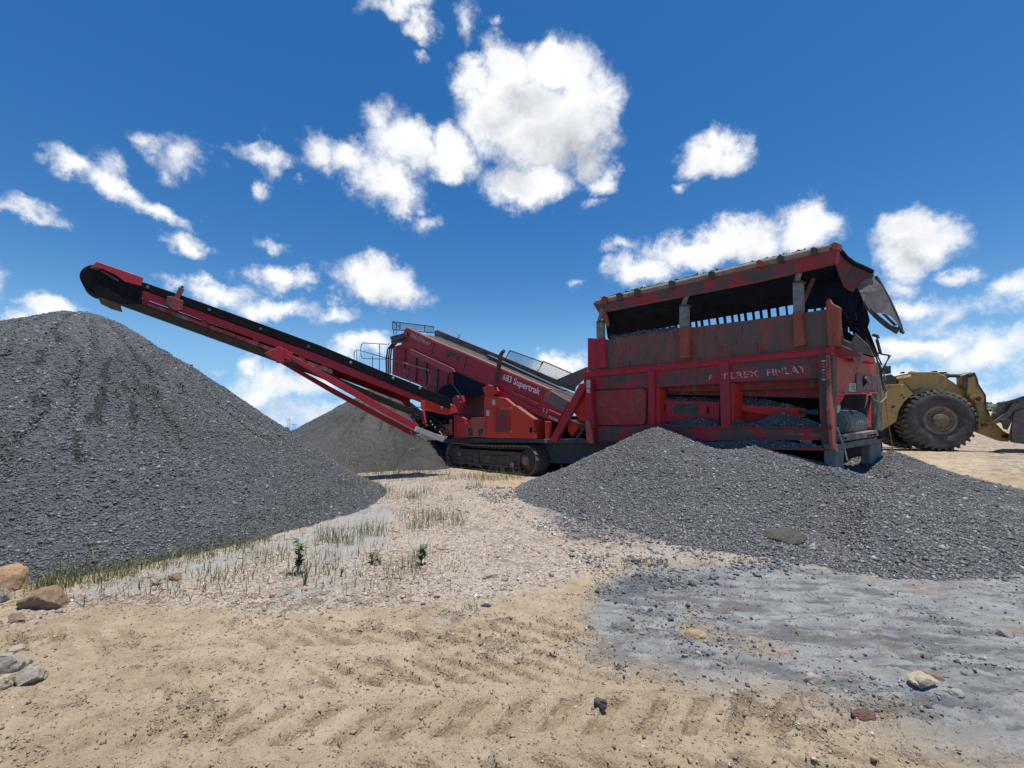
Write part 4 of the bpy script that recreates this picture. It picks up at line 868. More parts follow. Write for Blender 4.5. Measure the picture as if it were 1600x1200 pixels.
# tilted grid above the hopper
tl, tr = HP.pt(930, 473, -.15), HP.pt(1306, 384, -.15)
gl, gr = HP.pt(953, 533, 1.75), HP.pt(1308, 484, 1.75)
GRD = mk('tipping_grid', [prism([(931, 474), (1180, 414), (1303, 384), (1308, 390), (1306, 411), (1180, 440), (946, 486)], HP, -.15, -.03)], RED_DIRTY, HOP)
mk('top_pipe', [tube([HP.pt(934, 472, -.14), HP.pt(1060, 442.5, -.14), HP.pt(1180, 414, -.14), HP.pt(1296, 387, -.14)], .07, 10)], ROOFP, GRD, smooth=True)
for x in (943, 966, 994, 1048, 1110, 1185, 1218, 1270, 1303):
    y = 472 - (x - 934) * .2345; mk('clamp', [prism([(x - 4, y - 5), (x + 1, y - 8), (x + 6, y - 6), (x + 5, y + 4), (x - 3, y + 5)], HP, -.24, -.05)], RUST if x % 2 else DKSTEEL, GRD)
# underside: rubber plates and cross bars, sloping down to the far side
def gp(s, t, off=0.0):
    a = HP.pt(946 + (1304 - 946) * s, 484 - (484 - 411) * s, -.03); b = gl.lerp(gr, s); return a.lerp(b, t) + Vector((0, 0, off))
_n = (gp(.98, 0) - gp(.02, 0)).cross(gl - gp(.02, 0)).normalized()
def gpx(x, y):
    d = ray(x, y); c = Vector((0, 0, EYE)); return c + d * ((gl - c).dot(_n) / d.dot(_n))
plates = [extr([gp(.02, .0), gp(.995, 0), gpx(1302, 468), gpx(1236, 477), gpx(1180, 487), gpx(1120, 497), gpx(1078, 504), gpx(1030, 514), gpx(953, 527)], (0, 0, .04))]
mk('grid_rubber', plates, DARK, GRD, bevel=0)
x = 1034.0; bars_ = []
while x < 1300:
    w = random.uniform(3, 5) * (x / 1150) ** 2; y0, y1 = 513 - (x - 1034) * .166 - 6, 530 - (x - 953) * .137
    bars_.append(extr([gpx(x, y0), gpx(x + w, y0 - .5), gpx(x + w + 2, y1), gpx(x + 2, y1)], (0, 0, .05))); x += random.uniform(9, 14) * (x / 1150) ** 2
mk('grid_bar', bars_, DARK, GRD, bevel=0)
mk('far_edge_bar', [beam(gl, gr, .09, .07)], DARK, GRD)
mk('left_curtain', [extr([HP.pt(953, 484, .2), HP.pt(962, 484, .5), gl + Vector((.15, 0, -.05)), HP.pt(949, 527, .6)], HP.e * .04), prism([(944, 486), (951, 485), (951, 530), (949, 527)], HP, .2, .24)], DARK, GRD, bevel=0)
mk('end_gusset', [prism([(926, 474), (932, 470), (946, 486), (951, 506), (949, 511), (936, 490)], HP, .0, .05)], RUST, GRD)
# right end of the grid: sagging roof edge, torn rubber and the bent sheet
e0 = HP.pt(1306, 385, -.15)
ridge = [(1306, 383), (1314, 391), (1322, 404), (1334, 412), (1346, 417), (1356, 421), (1363, 424), (1363, 433)]
low = [(1350, 436), (1338, 446), (1330, 456), (1318, 448), (1310, 430), (1304, 412)]
mk('end_plate', [prism([(1306, 383.5), (1318, 394), (1330, 440), (1322, 446), (1312, 420), (1302, 395)], EP, -.05, .0)], RED_DIRTY, GRD)
ENDV = [HP.pt(x, y, .15 + .6 * (x - 1306) / 57) for x, y in ridge + low]
mk('end_roof', [extr(ENDV, HP.e * .08)], worn_paint('dark_red_plate', (.14, .02, .022), dirt=(.05, .04, .04), amount=.6), GRD)
crm = [HP.pt(x, y, .15 + .6 * (x - 1306) / 57) for x, y in ((1306, 384), (1322, 403), (1334, 412), (1346, 417), (1363, 425))]
mk('roof_lip', [tube(crm, .05, 6)], BLACK, GRD)
mks('end_curtain', [prism([(1254, 415), (1304, 412), (1320, 448), (1338, 448), (1341, 470), (1330, 500), (1320, 492), (1306, 478), (1256, 484)], HP, .62, .66), prism([(1318, 446), (1340, 446), (1348, 470), (1352, 510), (1344, 545), (1338, 500)], HP, .7, .74)], DARK, GRD, bevel=0)
# bent sheet as a curved surface with thickness
rows = ([(1338, 446, .55), (1343, 439, .60), (1350, 434.5, .66), (1359, 432.5, .74), (1368, 431.5, .82)],
        [(1343, 456, .47), (1352, 456, .53), (1361, 455, .60), (1371, 453, .70), (1379, 449, .80)],
        [(1349, 468, .42), (1357, 483, .48), (1367, 489, .54), (1379, 489, .64), (1391, 474, .80)])
sheets = []
for r0, r1 in zip(rows[:-1], rows[1:]):
    for i in range(4): sheets.append(extr([HP.pt(*p) for p in (r0[i], r0[i + 1], r1[i + 1], r1[i])], HP.e * .02))
sheets.append(extr([HP.pt(1379, 489, .64), HP.pt(1391, 474, .80), HP.pt(1409, 514, .84), HP.pt(1403, 507, .76), HP.pt(1392, 494, .70)], HP.e * .02))
mk('bent_sheet', sheets, FLAP, GRD, bevel=0)
mk('sheet_edge', [tube([HP.pt(1368, 431.5, .82), HP.pt(1378, 448, .84), HP.pt(1390, 470, .86), HP.pt(1400, 492, .88), HP.pt(1407, 510, .88), HP.pt(1409, 519, .88), HP.pt(1413, 520, .88)], .035, 6)], DKSTEEL, GRD)
mks('hanging_strip', [prism([(1349, 470), (1356, 478), (1372, 492), (1392, 508), (1407, 512), (1400, 522), (1382, 511), (1366, 497), (1352, 482)], HP, .5, .53), prism([(1376, 489), (1384, 491), (1402, 508), (1396, 509)], HP, .52, .54)], DKSTEEL, GRD, bevel=0)
tb = []
for k in range(46):
    x, y = random.uniform(1312, 1352), random.uniform(478, 545)
    if x > 1330 + (y - 478) * .55 or x < 1312 + max(0, 500 - y) * .5: continue
    a = random.uniform(0, 3.1); r = random.uniform(4, 10); v = random.uniform(.25, 1.0)
    pl_ = [(x + r * math.cos(a + t) * random.uniform(.5, 1.2), y + r * 1.1 * math.sin(a + t) * random.uniform(.5, 1.2)) for t in (0, 1.1, 2.2, 3.3, 4.4, 5.4)]
    tb.append(prism(pl_, HP, v, v + .03))
tb.append(prism([(1318, 545), (1340, 512), (1352, 505), (1362, 530), (1372, 556), (1360, 558)], HP, .9, .95))
tb.append(prism([(1344, 470), (1352, 478), (1358, 500), (1352, 520), (1340, 520)], HP, .8, .84))
mk('torn_rubber', tb, BLACK, HOP, bevel=0)
mk('end_top_board', [prism([(1311, 480), (1311, 542), (1366, 557), (1358, 540), (1336, 520), (1330, 535), (1318, 530)], HP, .08, .1)], worn_paint('dusk_board', (.1, .07, .055), amount=.6), UB)
mk('corner_filler', [prism([(1296, 536), (1312, 538), (1342, 551), (1340, 556), (1312, 556), (1298, 552)], HP, .07, .25)], RED_DIRTY, HOP)
mks('stay_wire', [tube([HP.pt(1352, 529, .8), HP.pt(1364, 545, .8), HP.pt(1375, 575, .9), HP.pt(1381, 610, 1.0)], .02, 5), tube([HP.pt(1376, 553, .9), HP.pt(1390, 556, .9), HP.pt(1383, 570, .9), HP.pt(1376, 585, .9)], .02, 5), tube([HP.pt(1370, 530, .9), HP.pt(1376, 553, .9)], .03, 5), tube([HP.pt(1366, 551, .9), HP.pt(1390, 555, .9)], .015, 5), tube([HP.pt(1366, 546, .9), HP.pt(1378, 570, .9)], .015, 5), tube([HP.pt(1363, 523, .9), HP.pt(1371, 525, .9), HP.pt(1372, 529, .9)], .035, 6)], DKSTEEL, HOP)

# ---- hopper end wall
EW = mk('end_wall', [prism([(1302.5, 554), (1370, 566), (1372, 614), (1304, 616)], EP, .0, .08)], RED_SUN, HOP)
mk('end_rail', [prism([(1300, 543), (1366, 557), (1369, 568), (1302, 554)], EP, -.10, .02)], RED, EW)
mk('end_bracket', [prism([(1335, 553), (1352, 556), (1352, 562), (1345, 568), (1334, 566)], EP, -.13, -.10)], RED_DIRTY, EW)
mk('access_plate', [prism([(1339, 584), (1370, 586), (1371, 609), (1339, 610)], EP, -.03, .0)], worn_paint('dusty_plate', (.17, .10, .085), amount=.5), EW)
mk('pivot_hole', [prism([(1351, 587), (1356, 590), (1354, 598), (1350, 604), (1349, 594)], EP, -.045, -.03)], BLACK, EW, bevel=0)
mk('lever', [bar((1354, 589), (1361, 599), 2.5, EP, -.09, -.045)], STEEL, EW)
mk('data_plate', [prism([(1327, 599), (1337.5, 599), (1337, 612), (1327, 612)], EP, -.012, .0)], WHITE, EW, bevel=0)
mk('plate_print', [prism([(1330, 601 + 2.4 * i), (1336, 601 + 2.4 * i), (1336, 602 + 2.4 * i), (1330, 602 + 2.4 * i)], EP, -.016, -.012) for i in range(4)], DKSTEEL, EW, bevel=0)
mk('wall_lip', [bar((1304, 615.5), (1372, 614), 2.5, EP, -.05, .05)], RED_SUN, EW)
mk('edge_post', [prism([(1296, 554), (1304, 554), (1306, 700), (1302, 703), (1297, 640)], EP, -.06, .0)], RED_SUN, HOP)
mk('far_post', [prism([(1371, 566), (1377, 566), (1379, 680), (1373, 682)], EP, -.02, .1)], WOOD, HOP)
mks('inner_gusset', [prism([(1305, 616), (1321, 616), (1312, 632), (1305, 634)], EP, .02, .06), prism([(1362, 616), (1372, 616), (1373, 670), (1358, 668)], EP, .3, .4)], RED_BRIGHT, HOP)
mk('inner_pipe', [bar((1361, 618), (1351, 664), 3.5, EP, .15, .2)], DKSTEEL, HOP)
DRM = mk('tail_drum', [lathe(EP.pt(1304, 661, .28), HE, [(0, .05), (0, .23)] + [(.06 + i * .09 + (0, .012, .078)[j], .235 + (.0, .035, .035)[j]) for i in range(9) for j in range(3)] + [(.92, .2), (.92, .05)], 28)], plain('dull_grey_roller', (.27, .265, .25), (.17, .165, .155), .75, 9), HOP, smooth=True)
mk('drum_bearing', [prism([(1306, 634), (1314, 632), (1313, 643), (1306, 647)], EP, .0, .1)], PALE, DRM)
mk('drum_hose', [tube([EP.pt(1316, 640, .1), EP.pt(1324, 638, .05), EP.pt(1331, 643, .05), EP.pt(1334, 650, .1)], .018, 6)], HOSE, DRM)
mk('end_bumper', [prism([(1318, 681), (1371, 672), (1374, 681), (1318, 690)], EP, -.10, .1)], WOOD, HOP)
mks('bumper_hole', [tube([EP.pt(x, y, -.115), EP.pt(x, y, -.09)], .02, 6) for x, y in ((1321, 685), (1357, 680.5), (1361, 680), (1365, 679.3), (1368, 679))], BLACK, HOP, bevel=0)
mk('end_sill', [prism([(1303, 695), (1376, 682), (1378, 691), (1306, 704)], EP, -.05, .12)], WOOD, HOP)
mks('loose_cable', [tube([EP.pt(1308, 668, -.12), EP.pt(1314, 685, -.14), EP.pt(1320, 703, -.16), EP.pt(1324, 720, -.2)], .016, 6), tube([EP.pt(1361, 616, -.1), EP.pt(1366, 625, -.12), EP.pt(1376, 629, -.14), EP.pt(1384, 622, -.14), EP.pt(1385, 612, -.12), EP.pt(1378, 590, -.1), EP.pt(1368, 570, -.06)], .014, 6), tube([EP.pt(1373, 580, -.05), EP.pt(1382, 610, -.1), EP.pt(1388, 660, -.12), EP.pt(1395, 705, -.12)], .012, 5), tube([EP.pt(1376, 572, -.05), EP.pt(1383, 590, -.1), EP.pt(1384, 612, -.1), EP.pt(1379, 625, -.05)], .02, 5)], CABLE, HOP)
mk('rubber_stop', [prism([(1372, 672), (1382, 674), (1384, 682), (1376, 686)], EP, -.1, .05)], BLACK, HOP)

# ---- concrete blocks under the hopper, and gravel lying on it
def block(poly, pl, v0, v1, label):
    o = mk('support_block', [prism(poly, pl, v0, v1)], CONC, None, bevel=.02); return tag(o, label, 'concrete block', 'concrete blocks under the hopper')
block([(1286, 703), (1307, 702), (1306, 745), (1288, 746)], HP, -.08, .24, 'rough grey concrete block under the near corner post of the hopper')
block([(1360, 692), (1377, 690), (1379, 724), (1361, 726)], EP, .03, .2, 'shaded concrete block under the far end of the hopper')
def spill(name, pl, pts, v0, v1, n, hgt, label, sz=.018):
    """gravel lying along a ledge: pts = (x, y_low, y_high)"""
    P, b = [], []
    for (x0, a0, c0), (x1, a1, c1) in zip(pts[:-1], pts[1:]):
        q = [pl.pt(x0, a0, v0), pl.pt(x1, a1, v0), pl.pt(x1, c1, (v0 + v1) / 2), pl.pt(x0, c0, (v0 + v1) / 2)]
        e = pl.e * (v1 - v0); r0, r1 = q[0] + e, q[1] + e
        b.append(([q[0], q[1], q[2], q[3], r1, r0], [[0, 1, 2, 3], [3, 2, 4, 5], [0, 3, 5], [1, 4, 2], [0, 5, 4, 1]]))
        m = int(n * (x1 - x0) / (pts[-1][0] - pts[0][0]))
        for _ in range(m):
            s_, t_ = random.random(), random.random()
            lo_ = q[0].lerp(q[1], s_); hi_ = q[3].lerp(q[2], s_); P.append(lo_.lerp(hi_, t_) + Vector((0, 0, random.uniform(-.01, .02))))
    o = mk(name, b, PILE, None, bevel=0); tag(o, label, 'gravel', None, 'stuff')
    s_ = stones('loose_stones', np.array([tuple(p) for p in P]), np.clip(rng.lognormal(math.log(sz), .4, len(P)), .006, .05), CHIP_DARK, o); s_['kind'] = 'stuff'
    return o
spill('spilled_gravel', HP, [(1025, 666, 664), (1050, 666, 662), (1066, 666, 656), (1085, 666, 653), (1100, 666, 655), (1112, 666, 659), (1124, 666.5, 660)], -.05, .25, 900, 0, 'dark gravel spilled on the lower ledge in the left hopper opening')
spill('spilled_gravel', HP, [(1141, 667, 652), (1150, 667, 655), (1165, 667, 662), (1185, 667, 660), (1200, 667.5, 650), (1215, 667.5, 645), (1235, 668, 648), (1255, 668, 654), (1278, 668, 661)], -.05, .3, 1600, 0, 'heap of dark gravel on the lower ledge in the right hopper opening')
spill('belt_gravel', HP, [(1145, 633, 630), (1155, 633, 624), (1172, 634, 621.5), (1195, 635, 624), (1220, 636, 630), (1238, 637, 634)], .32, .8, 900, 0, 'layer of dark gravel on the feeder belt inside the hopper')
spill('belt_gravel', HP, [(1030, 625.5, 621), (1060, 626.5, 620.5), (1100, 627.5, 622), (1124, 628, 624)], .25, .8, 700, 0, 'thin layer of gravel along the feeder in the left opening')
spill('spilled_gravel', HP, [(1050, 699, 692), (1080, 699.5, 690), (1120, 700, 691), (1160, 700.5, 688), (1200, 701, 687), (1235, 701, 691), (1284, 702, 698)], -.22, -.06, 1500, 0, 'gravel lying along the lowest flange of the hopper side')
spill('roof_gravel', HP, [(935, 470, 467), (1000, 455, 450), (1060, 441, 437), (1110, 429.5, 424), (1150, 420, 416), (1200, 409, 403), (1260, 395, 390), (1300, 385.5, 384)], -.08, .12, 1400, 0, 'line of gravel crumbs along the top of the tilted hopper grid', .022)
spill('roof_gravel', HP, [(955, 527, 526), (985, 525, 522), (1000, 523, 517.5), (1020, 520, 516), (1058, 515, 511)], .02, .3, 500, 0, 'flat gravel pieces resting on the top edge of the rusty side board', .03)

# ------------------------------------------------------------------ wheel loader
LB = R(-17); LD = 15.0
LPq = at(1470, 657, LD); LP = PL((LPq.x, LPq.y), (math.cos(LB), math.sin(LB)))
lz = lambda x, y: (1350 + x / 6.4, 550 + y / 6.4)
def lpoly(pts, v0, v1): return prism([lz(*p) for p in pts], LP, v0, v1)
wc = LP.pt(*lz(765, 695)); ztop, zbot = LP.pt(*lz(750, 374)).z, LP.pt(*lz(760, 992)).z
wr = (ztop - zbot) / 2; wc.z = (ztop + zbot) / 2
LO = empty('wheel_loader', (wc.x, wc.y, zbot), 'big dusty yellow wheel loader without cab parked behind the hopper', 'wheel loader')
BD = mk('loader_body', [lpoly([(330, 330), (330, 268), (400, 262), (490, 212), (600, 206), (745, 208), (830, 240), (845, 268), (985, 362), (1060, 440), (1060, 640), (400, 640), (330, 520)], .35, 1.6)], YELLOW, LO, bevel=.03)
mk('rear_fender', [lpoly([(60, 345), (330, 322), (420, 325), (500, 410), (400, 500), (350, 590), (330, 690), (170, 795), (60, 800)], .0, 1.0)], YELLOW, BD, bevel=.03)
mk('top_ledge', [lpoly([(480, 208), (500, 200), (720, 200), (745, 206), (745, 216), (490, 218)], .3, 1.5), lpoly([(330, 262), (480, 240), (480, 262), (330, 275)], .2, .4)], YELLOW, BD)
mks('top_bracket', [lpoly([(770, 198), (830, 198), (832, 222), (775, 222)], .4, .7), lpoly([(705, 186), (735, 188), (738, 205), (705, 203)], .5, .7), lpoly([(470, 194), (510, 194), (510, 206), (470, 206)], .6, .8), lpoly([(390, 196), (410, 196), (410, 212), (390, 212)], .6, .8)], DKSTEEL, BD)
mk('service_block', [lpoly([(205, 330), (205, 240), (270, 220), (325, 255), (328, 318)], .25, .8), lpoly([(150, 290), (205, 285), (205, 330), (150, 335)], .3, .8), lpoly([(155, 180), (185, 180), (188, 235), (155, 235)], .5, .7)], GREEN, BD)
mk('air_pipe', [lpoly([(220, 140), (270, 138), (272, 215), (222, 215)], .4, .65)], GREEN, BD)
mk('step_ledge', [lpoly([(200, 330), (380, 318), (380, 328), (200, 342)], -.06, .3), lpoly([(345, 275), (440, 270), (480, 330), (475, 338), (345, 330)], .25, .35)], YELLOW, BD)
mks('seam', [lpoly([(395, 295), (402, 290), (500, 405), (494, 412)], -.01, .02), lpoly([(470, 400), (580, 352), (582, 360), (475, 412)], .3, .36)], DKSTEEL, BD, bevel=0)
for x, y in ((380, 430), (285, 552), (400, 455), (300, 545)): mk('mud_spot', [lathe(LP.pt(*lz(x, y), -.012), LP.n, [(0, .01), (0, .03), (.02, .045)], 8)], DKSTEEL, BD, smooth=True)
mk('belly', [lpoly([(250, 760), (420, 600), (1000, 700), (800, 900), (420, 920), (330, 880)], .9, 1.5)], BLACK, BD)
mk('axle', [lathe(wc + LP.n * .3, LP.n, [(0, .1), (0, .32), (1.6, .32)], 16)], DKSTEEL, BD, smooth=True)
def wheel(c):
    tp = [(.25, wr * .46), (.02, wr * .47), (.0, wr * .50), (-.03, wr * .58), (-.05, wr * .74), (-.03, wr * .86), (.03, wr * .93), (.08, wr * .94), (.62, wr * .94), (.68, wr * .92), (.7, wr * .6), (.6, wr * .46), (.25, wr * .46)]
    wh = mk('wheel', [lathe(c + LP.n * .06, LP.n, [(0, .05), (0, wr * .30), (.05, wr * .46), (.4, wr * .46)], 40)], RIM, LO, smooth=True)
    mk('tyre', [lathe(c, LP.n, tp, 64, False)], TYRE, wh, smooth=True)
    tr_ = []
    for k in range(34):
        for side in (0, 1):
            a0 = 2 * math.pi * (k + .5 * side) / 34
            def w_(a, r, v): return c + LP.a * (r * math.cos(a)) + Vector((0, 0, r * math.sin(a))) + LP.n * v
            v0, v1 = (-.01, .36) if side == 0 else (.34, .7); sk_ = .10 if side == 0 else -.10
            b0, b1, c0, c1 = w_(a0 - .05, wr * .90, v0 - .02), w_(a0 + .05, wr * .90, v0 - .02), w_(a0 - .045 + sk_, wr * .93, v1), w_(a0 + .045 + sk_, wr * .93, v1)
            t0, t1, d0, d1 = w_(a0 - .035, wr, v0 + .03), w_(a0 + .035, wr, v0 + .03), w_(a0 - .035 + sk_, wr, v1), w_(a0 + .035 + sk_, wr, v1)
            tr_.append(([b0, b1, c1, c0, t0, t1, d1, d0], [[0, 1, 5, 4], [4, 5, 6, 7], [3, 7, 6, 2], [0, 4, 7, 3], [1, 2, 6, 5], [0, 3, 2, 1]]))
    mk('tread', tr_, LUGS, wh, bevel=0)
    rm = mk('rim', [lathe(c + LP.n * .02, LP.n, [(.02, wr * .36), (-.015, wr * .38), (-.02, wr * .455), (.0, wr * .47), (.06, wr * .47)], 48), lathe(c + LP.n * .0, LP.n, [(.05, wr * .23), (.02, wr * .245), (.02, wr * .33), (.06, wr * .34)], 40)], RIM, wh, smooth=True)
    mk('hub_cap', [lathe(c - LP.n * .05, LP.n, [(0, .02), (.0, wr * .19), (.02, wr * .215), (.08, wr * .22)], 36), lathe(c - LP.n * .07, LP.n, [(0, .02), (.0, wr * .08), (.03, wr * .09)], 20)], plain('dusty_hub', (.22, .17, .12), (.13, .10, .075), .85, 6), wh, smooth=True)
    mk('wheel_nut', [lathe(c + LP.a * (wr * .29 * math.cos(q)) + Vector((0, 0, wr * .29 * math.sin(q))) - LP.n * .005, LP.n, [(0, .015), (0, .02), (.05, .022)], 6) for q in np.linspace(0, 2 * math.pi, 21)[:-1]], DKSTEEL, wh, bevel=0)
wheel(wc); wheel(wc + LP.n * 2.1)
AR = mk('lift_arm', [lpoly([(985, 232), (1060, 200), (1108, 204), (1135, 262), (1150, 320), (1220, 430), (1225, 560), (1262, 620), (1300, 690), (1400, 792), (1462, 822), (1452, 900), (1380, 880), (1200, 812), (1140, 780), (1150, 640), (1110, 500), (1040, 440), (1025, 350), (990, 330)], .15, .5)], YELLOW, LO, bevel=.02)
mk('arm_edge', [lpoly([(1095, 205), (1110, 204), (1137, 262), (1150, 320), (1222, 430), (1228, 560), (1262, 622), (1250, 622), (1215, 560), (1210, 432), (1135, 325), (1122, 262)], .12, .5), lpoly([(985, 235), (1040, 215), (1045, 300), (1030, 400), (990, 330)], .13, .15)], DKSTEEL, AR)
mk('tilt_cylinder', [tube([LP.pt(*lz(760, 232), .5), LP.pt(*lz(850, 237), .4)], .085, 12), tube([LP.pt(*lz(850, 237), .4), LP.pt(*lz(1050, 240), .3)], .06, 10)], DKSTEEL, AR, smooth=True)
mk('tilt_link', [lpoly([(1060, 425), (1140, 430), (1190, 455), (1200, 500), (1150, 525), (1110, 500), (1105, 478), (1145, 490), (1165, 475), (1140, 455), (1060, 470)], .08, .15)], YELLOW, AR)
mks('arm_pin', [lathe(LP.pt(*lz(x, y), .05), LP.n, [(0, .02), (0, .06), (.1, .06)], 12) for x, y in ((1155, 462), (1080, 235), (1210, 728), (1420, 845))], DKSTEEL, AR, smooth=True)
BPL = PL((LP.q.x, LP.q.y), (LP.a.x, LP.a.y), (.80, .60))
def bpoly(pts, v0, v1): return prism([lz(*p) for p in pts], BPL, v0 + .3, v1 + .3)
BK = mk('bucket', [bpoly([(1262, 655), (1275, 612), (1335, 505), (1420, 505), (1500, 480), (1600, 440), (1800, 430), (1950, 640), (1900, 900), (1700, 935), (1480, 905), (1440, 880), (1460, 760), (1490, 640), (1430, 650), (1360, 690), (1300, 705)], -.55, 2.7)], BUCKET, LO, bevel=.03)
mk('bucket_rib', [bpoly([(1280, 700), (1430, 590), (1480, 510), (1560, 505), (1450, 640), (1330, 718)], -.68, -.55), bpoly([(1335, 500), (1480, 496), (1500, 512), (1330, 520)], -.62, -.55), bpoly([(1275, 610), (1340, 600), (1350, 612), (1270, 640)], -.6, -.55), bpoly([(1500, 600), (1620, 560), (1760, 560), (1760, 905), (1480, 890), (1475, 720)], -.62, -.55)], BUCKET, BK, bevel=.015)
mk('bucket_lip', [bpoly([(1400, 498), (1500, 470), (1600, 436), (1800, 426), (1800, 446), (1600, 470), (1500, 500)], -.7, -.55)], DKSTEEL, BK)
mk('bucket_hinge', [bpoly([(1370, 700), (1400, 650), (1450, 660), (1470, 700), (1430, 780), (1390, 770)], -.7, -.55), lathe(LP.pt(*lz(1420, 690), -.78), LP.n, [(0, .02), (0, .07), (.2, .07)], 12)], DKSTEEL, BK)

# ------------------------------------------------------------------ stones, clods and plants
def rock(px_, py_, w, h, mat, label, name='rock', depth=None, seed=0, sink=.34, cat='rock', heapf=None):
    p = ground_pt(px_, py_ + h * .35); p.z = float(gz(p.x, p.y)[0]); d = p.y
    if heapf:
        q_ = on_heap(px_, py_ + h * .35, heapf); p = Vector((q_[0], q_[1], float(macro(np.array([q_[0]]), np.array([q_[1]]))[0] + heapf(np.array([q_[0]]), np.array([q_[1]]))[0]))); d = p.y
    rx, rz_ = w * d / F / 2, h * d / F / 2; ry = depth or rx * .8
    bm = bmesh.new(); bmesh.ops.create_icosphere(bm, subdivisions=4, radius=1.0)
    r_ = random.Random(seed); pls = [(Vector((r_.gauss(0, 1), r_.gauss(0, 1), r_.gauss(.2, .8))).normalized(), r_.uniform(.52, .85)) for _ in range(13)]
    for v in bm.verts:
        c = v.co.copy()
        for n, q in pls:
            e = c.dot(n) - q
            if e > 0: c -= n * e * .92
        k = np.array([c.x, c.y, c.z]) * 3 + seed
        nz = float(fbm(np.array([k[0] + k[2]]), np.array([k[1] - k[2] * .7]), 4, .6)[0])
        v.co = c * (1 + .34 * nz + .10 * float(fbm(np.array([k[0] * 3.1 + k[2] * 2]), np.array([k[1] * 3.1 - k[2] * 2]), 3, .6)[0]))
    rot = Euler((0, 0, r_.uniform(0, 6.28))).to_matrix()
    me = bpy.data.meshes.new(name)
    for v in bm.verts:
        c = rot @ v.co; v.co = Vector((c.x * rx / .8, c.y * ry / .8, (c.z / .75 + 1 - sink * 2) * rz_)) + p
    bm.to_mesh(me); bm.free(); me.polygons.foreach_set('use_smooth', np.ones(len(me.polygons), bool)); me.set_sharp_from_angle(angle=R(32)); me.materials.append(mat)
    o = bpy.data.objects.new(name, me); COL.objects.link(o); return tag(o, label, cat)
R_OR = plain('orange_rock', (.42, .27, .16), (.26, .155, .09), .95, 14, 1.0); R_PA = plain('pale_rock', (.40, .36, .295), (.27, .235, .185), .95, 14, 1.0)
R_BR = plain('brown_clod', (.32, .215, .135), (.18, .12, .08), .95, 16, 1.0); R_YE = plain('cream_rock', (.47, .41, .29), (.34, .28, .19), .9, 14, .8); R_DK = plain('dark_rock', (.10, .095, .09), (.05, .048, .046), .8, 6, .6)
rock(14, 906, 58, 40, R_OR, 'large orange brown boulder at the toe of the tall gravel cone', seed=1)
rock(75, 938, 58, 32, R_BR, 'rounded reddish brown rock just in front of the large orange boulder', seed=2)
rock(2, 932, 22, 24, R_PA, 'cream stone cut by the picture edge below the orange boulder', seed=3)
rock(26, 972, 22, 16, R_BR, 'small brown clod in the sand below the cream stone', seed=4)
rock(22, 1010, 26, 14, R_PA, 'small pale stone just behind the big flat pale rock', seed=5)
rock(14, 1034, 46, 30, R_PA, 'big flat pale grey rock half buried in sand', seed=6)
rock(46, 1056, 44, 24, R_PA, 'pale flaky slab lying right of the flat pale rock', seed=7)
rock(4, 1064, 30, 24, R_YE, 'yellowish rock below the flat pale rock at picture edge', seed=8)
rock(54, 926, 26, 9, R_OR, 'thin ochre stone lying behind the rounded reddish rock', seed=9)
rock(275, 903, 20, 11, R_BR, 'brown mossy clod among the pink gravel near the dark cone', seed=10, name='soil_clod', cat='clod')
rock(768, 899, 22, 12, R_PA, 'pointed tan stone where pink gravel meets sand', seed=11)
rock(789, 905, 12, 7, R_PA, 'small tan stone beside the pointed tan stone', seed=12)
rock(760, 946, 18, 8, plain('lilac_rock', (.38, .34, .32), (.3, .27, .25)), 'flat lilac grey stone pressed into the sand', seed=13)
rock(802, 987, 13, 7, R_BR, 'small dark edged chip alone on the tracked sand', seed=14)
rock(938, 1101, 20, 15, R_DK, 'dark grey stone on sand near the compacted grey fines', seed=15)
rock(1271, 1055, 26, 17, R_PA, 'weathered tan stone on the grey fines', seed=16)
rock(1441, 1067, 33, 17, R_YE, 'cream yellow oblong stone on the grey fines', seed=17)
rock(1456, 1055, 28, 10, R_BR, 'brown flat clod touching the cream oblong stone', seed=18, name='soil_clod', cat='clod')
rock(1410, 1063, 11, 7, R_PA, 'little grey pebble left of the cream oblong stone', seed=19, name='pebble', cat='pebble')
rock(1495, 1083, 16, 9, R_PA, 'greyish pebble right of the cream oblong stone', seed=20, name='pebble', cat='pebble')
rock(1084, 986, 34, 8, plain('ochre_dirt', (.40, .30, .19), (.24, .17, .10), .95, 18, 1.0), 'ochre dirt lump on the grey fines', seed=21, name='soil_clod', cat='clod')
rock(1225, 830, 60, 26, plain('muddy_clod', (.115, .105, .088), (.06, .055, .048), .95, 22, 1.0), 'dark muddy clod mound at the foot of the hopper gravel', seed=22, name='soil_clod', cat='clod', heapf=pile_hopper, sink=.52)
rock(1350, 1118, 32, 8, plain('red_brown_clod', (.19, .105, .07), (.12, .07, .048), .95, 18, 1.0), 'crumbled red brown clod in front of the grey fines', seed=23, name='soil_clod', cat='clod')
rock(1572, 990, 26, 9, plain('mauve_clod', (.27, .23, .20), (.2, .17, .15)), 'mauve brown lump near the right edge of grey fines', seed=24, name='soil_clod', cat='clod')
rock(968, 1041, 12, 8, R_DK, 'dark pebble at the left rim of the grey fines', seed=25, name='pebble', cat='pebble')

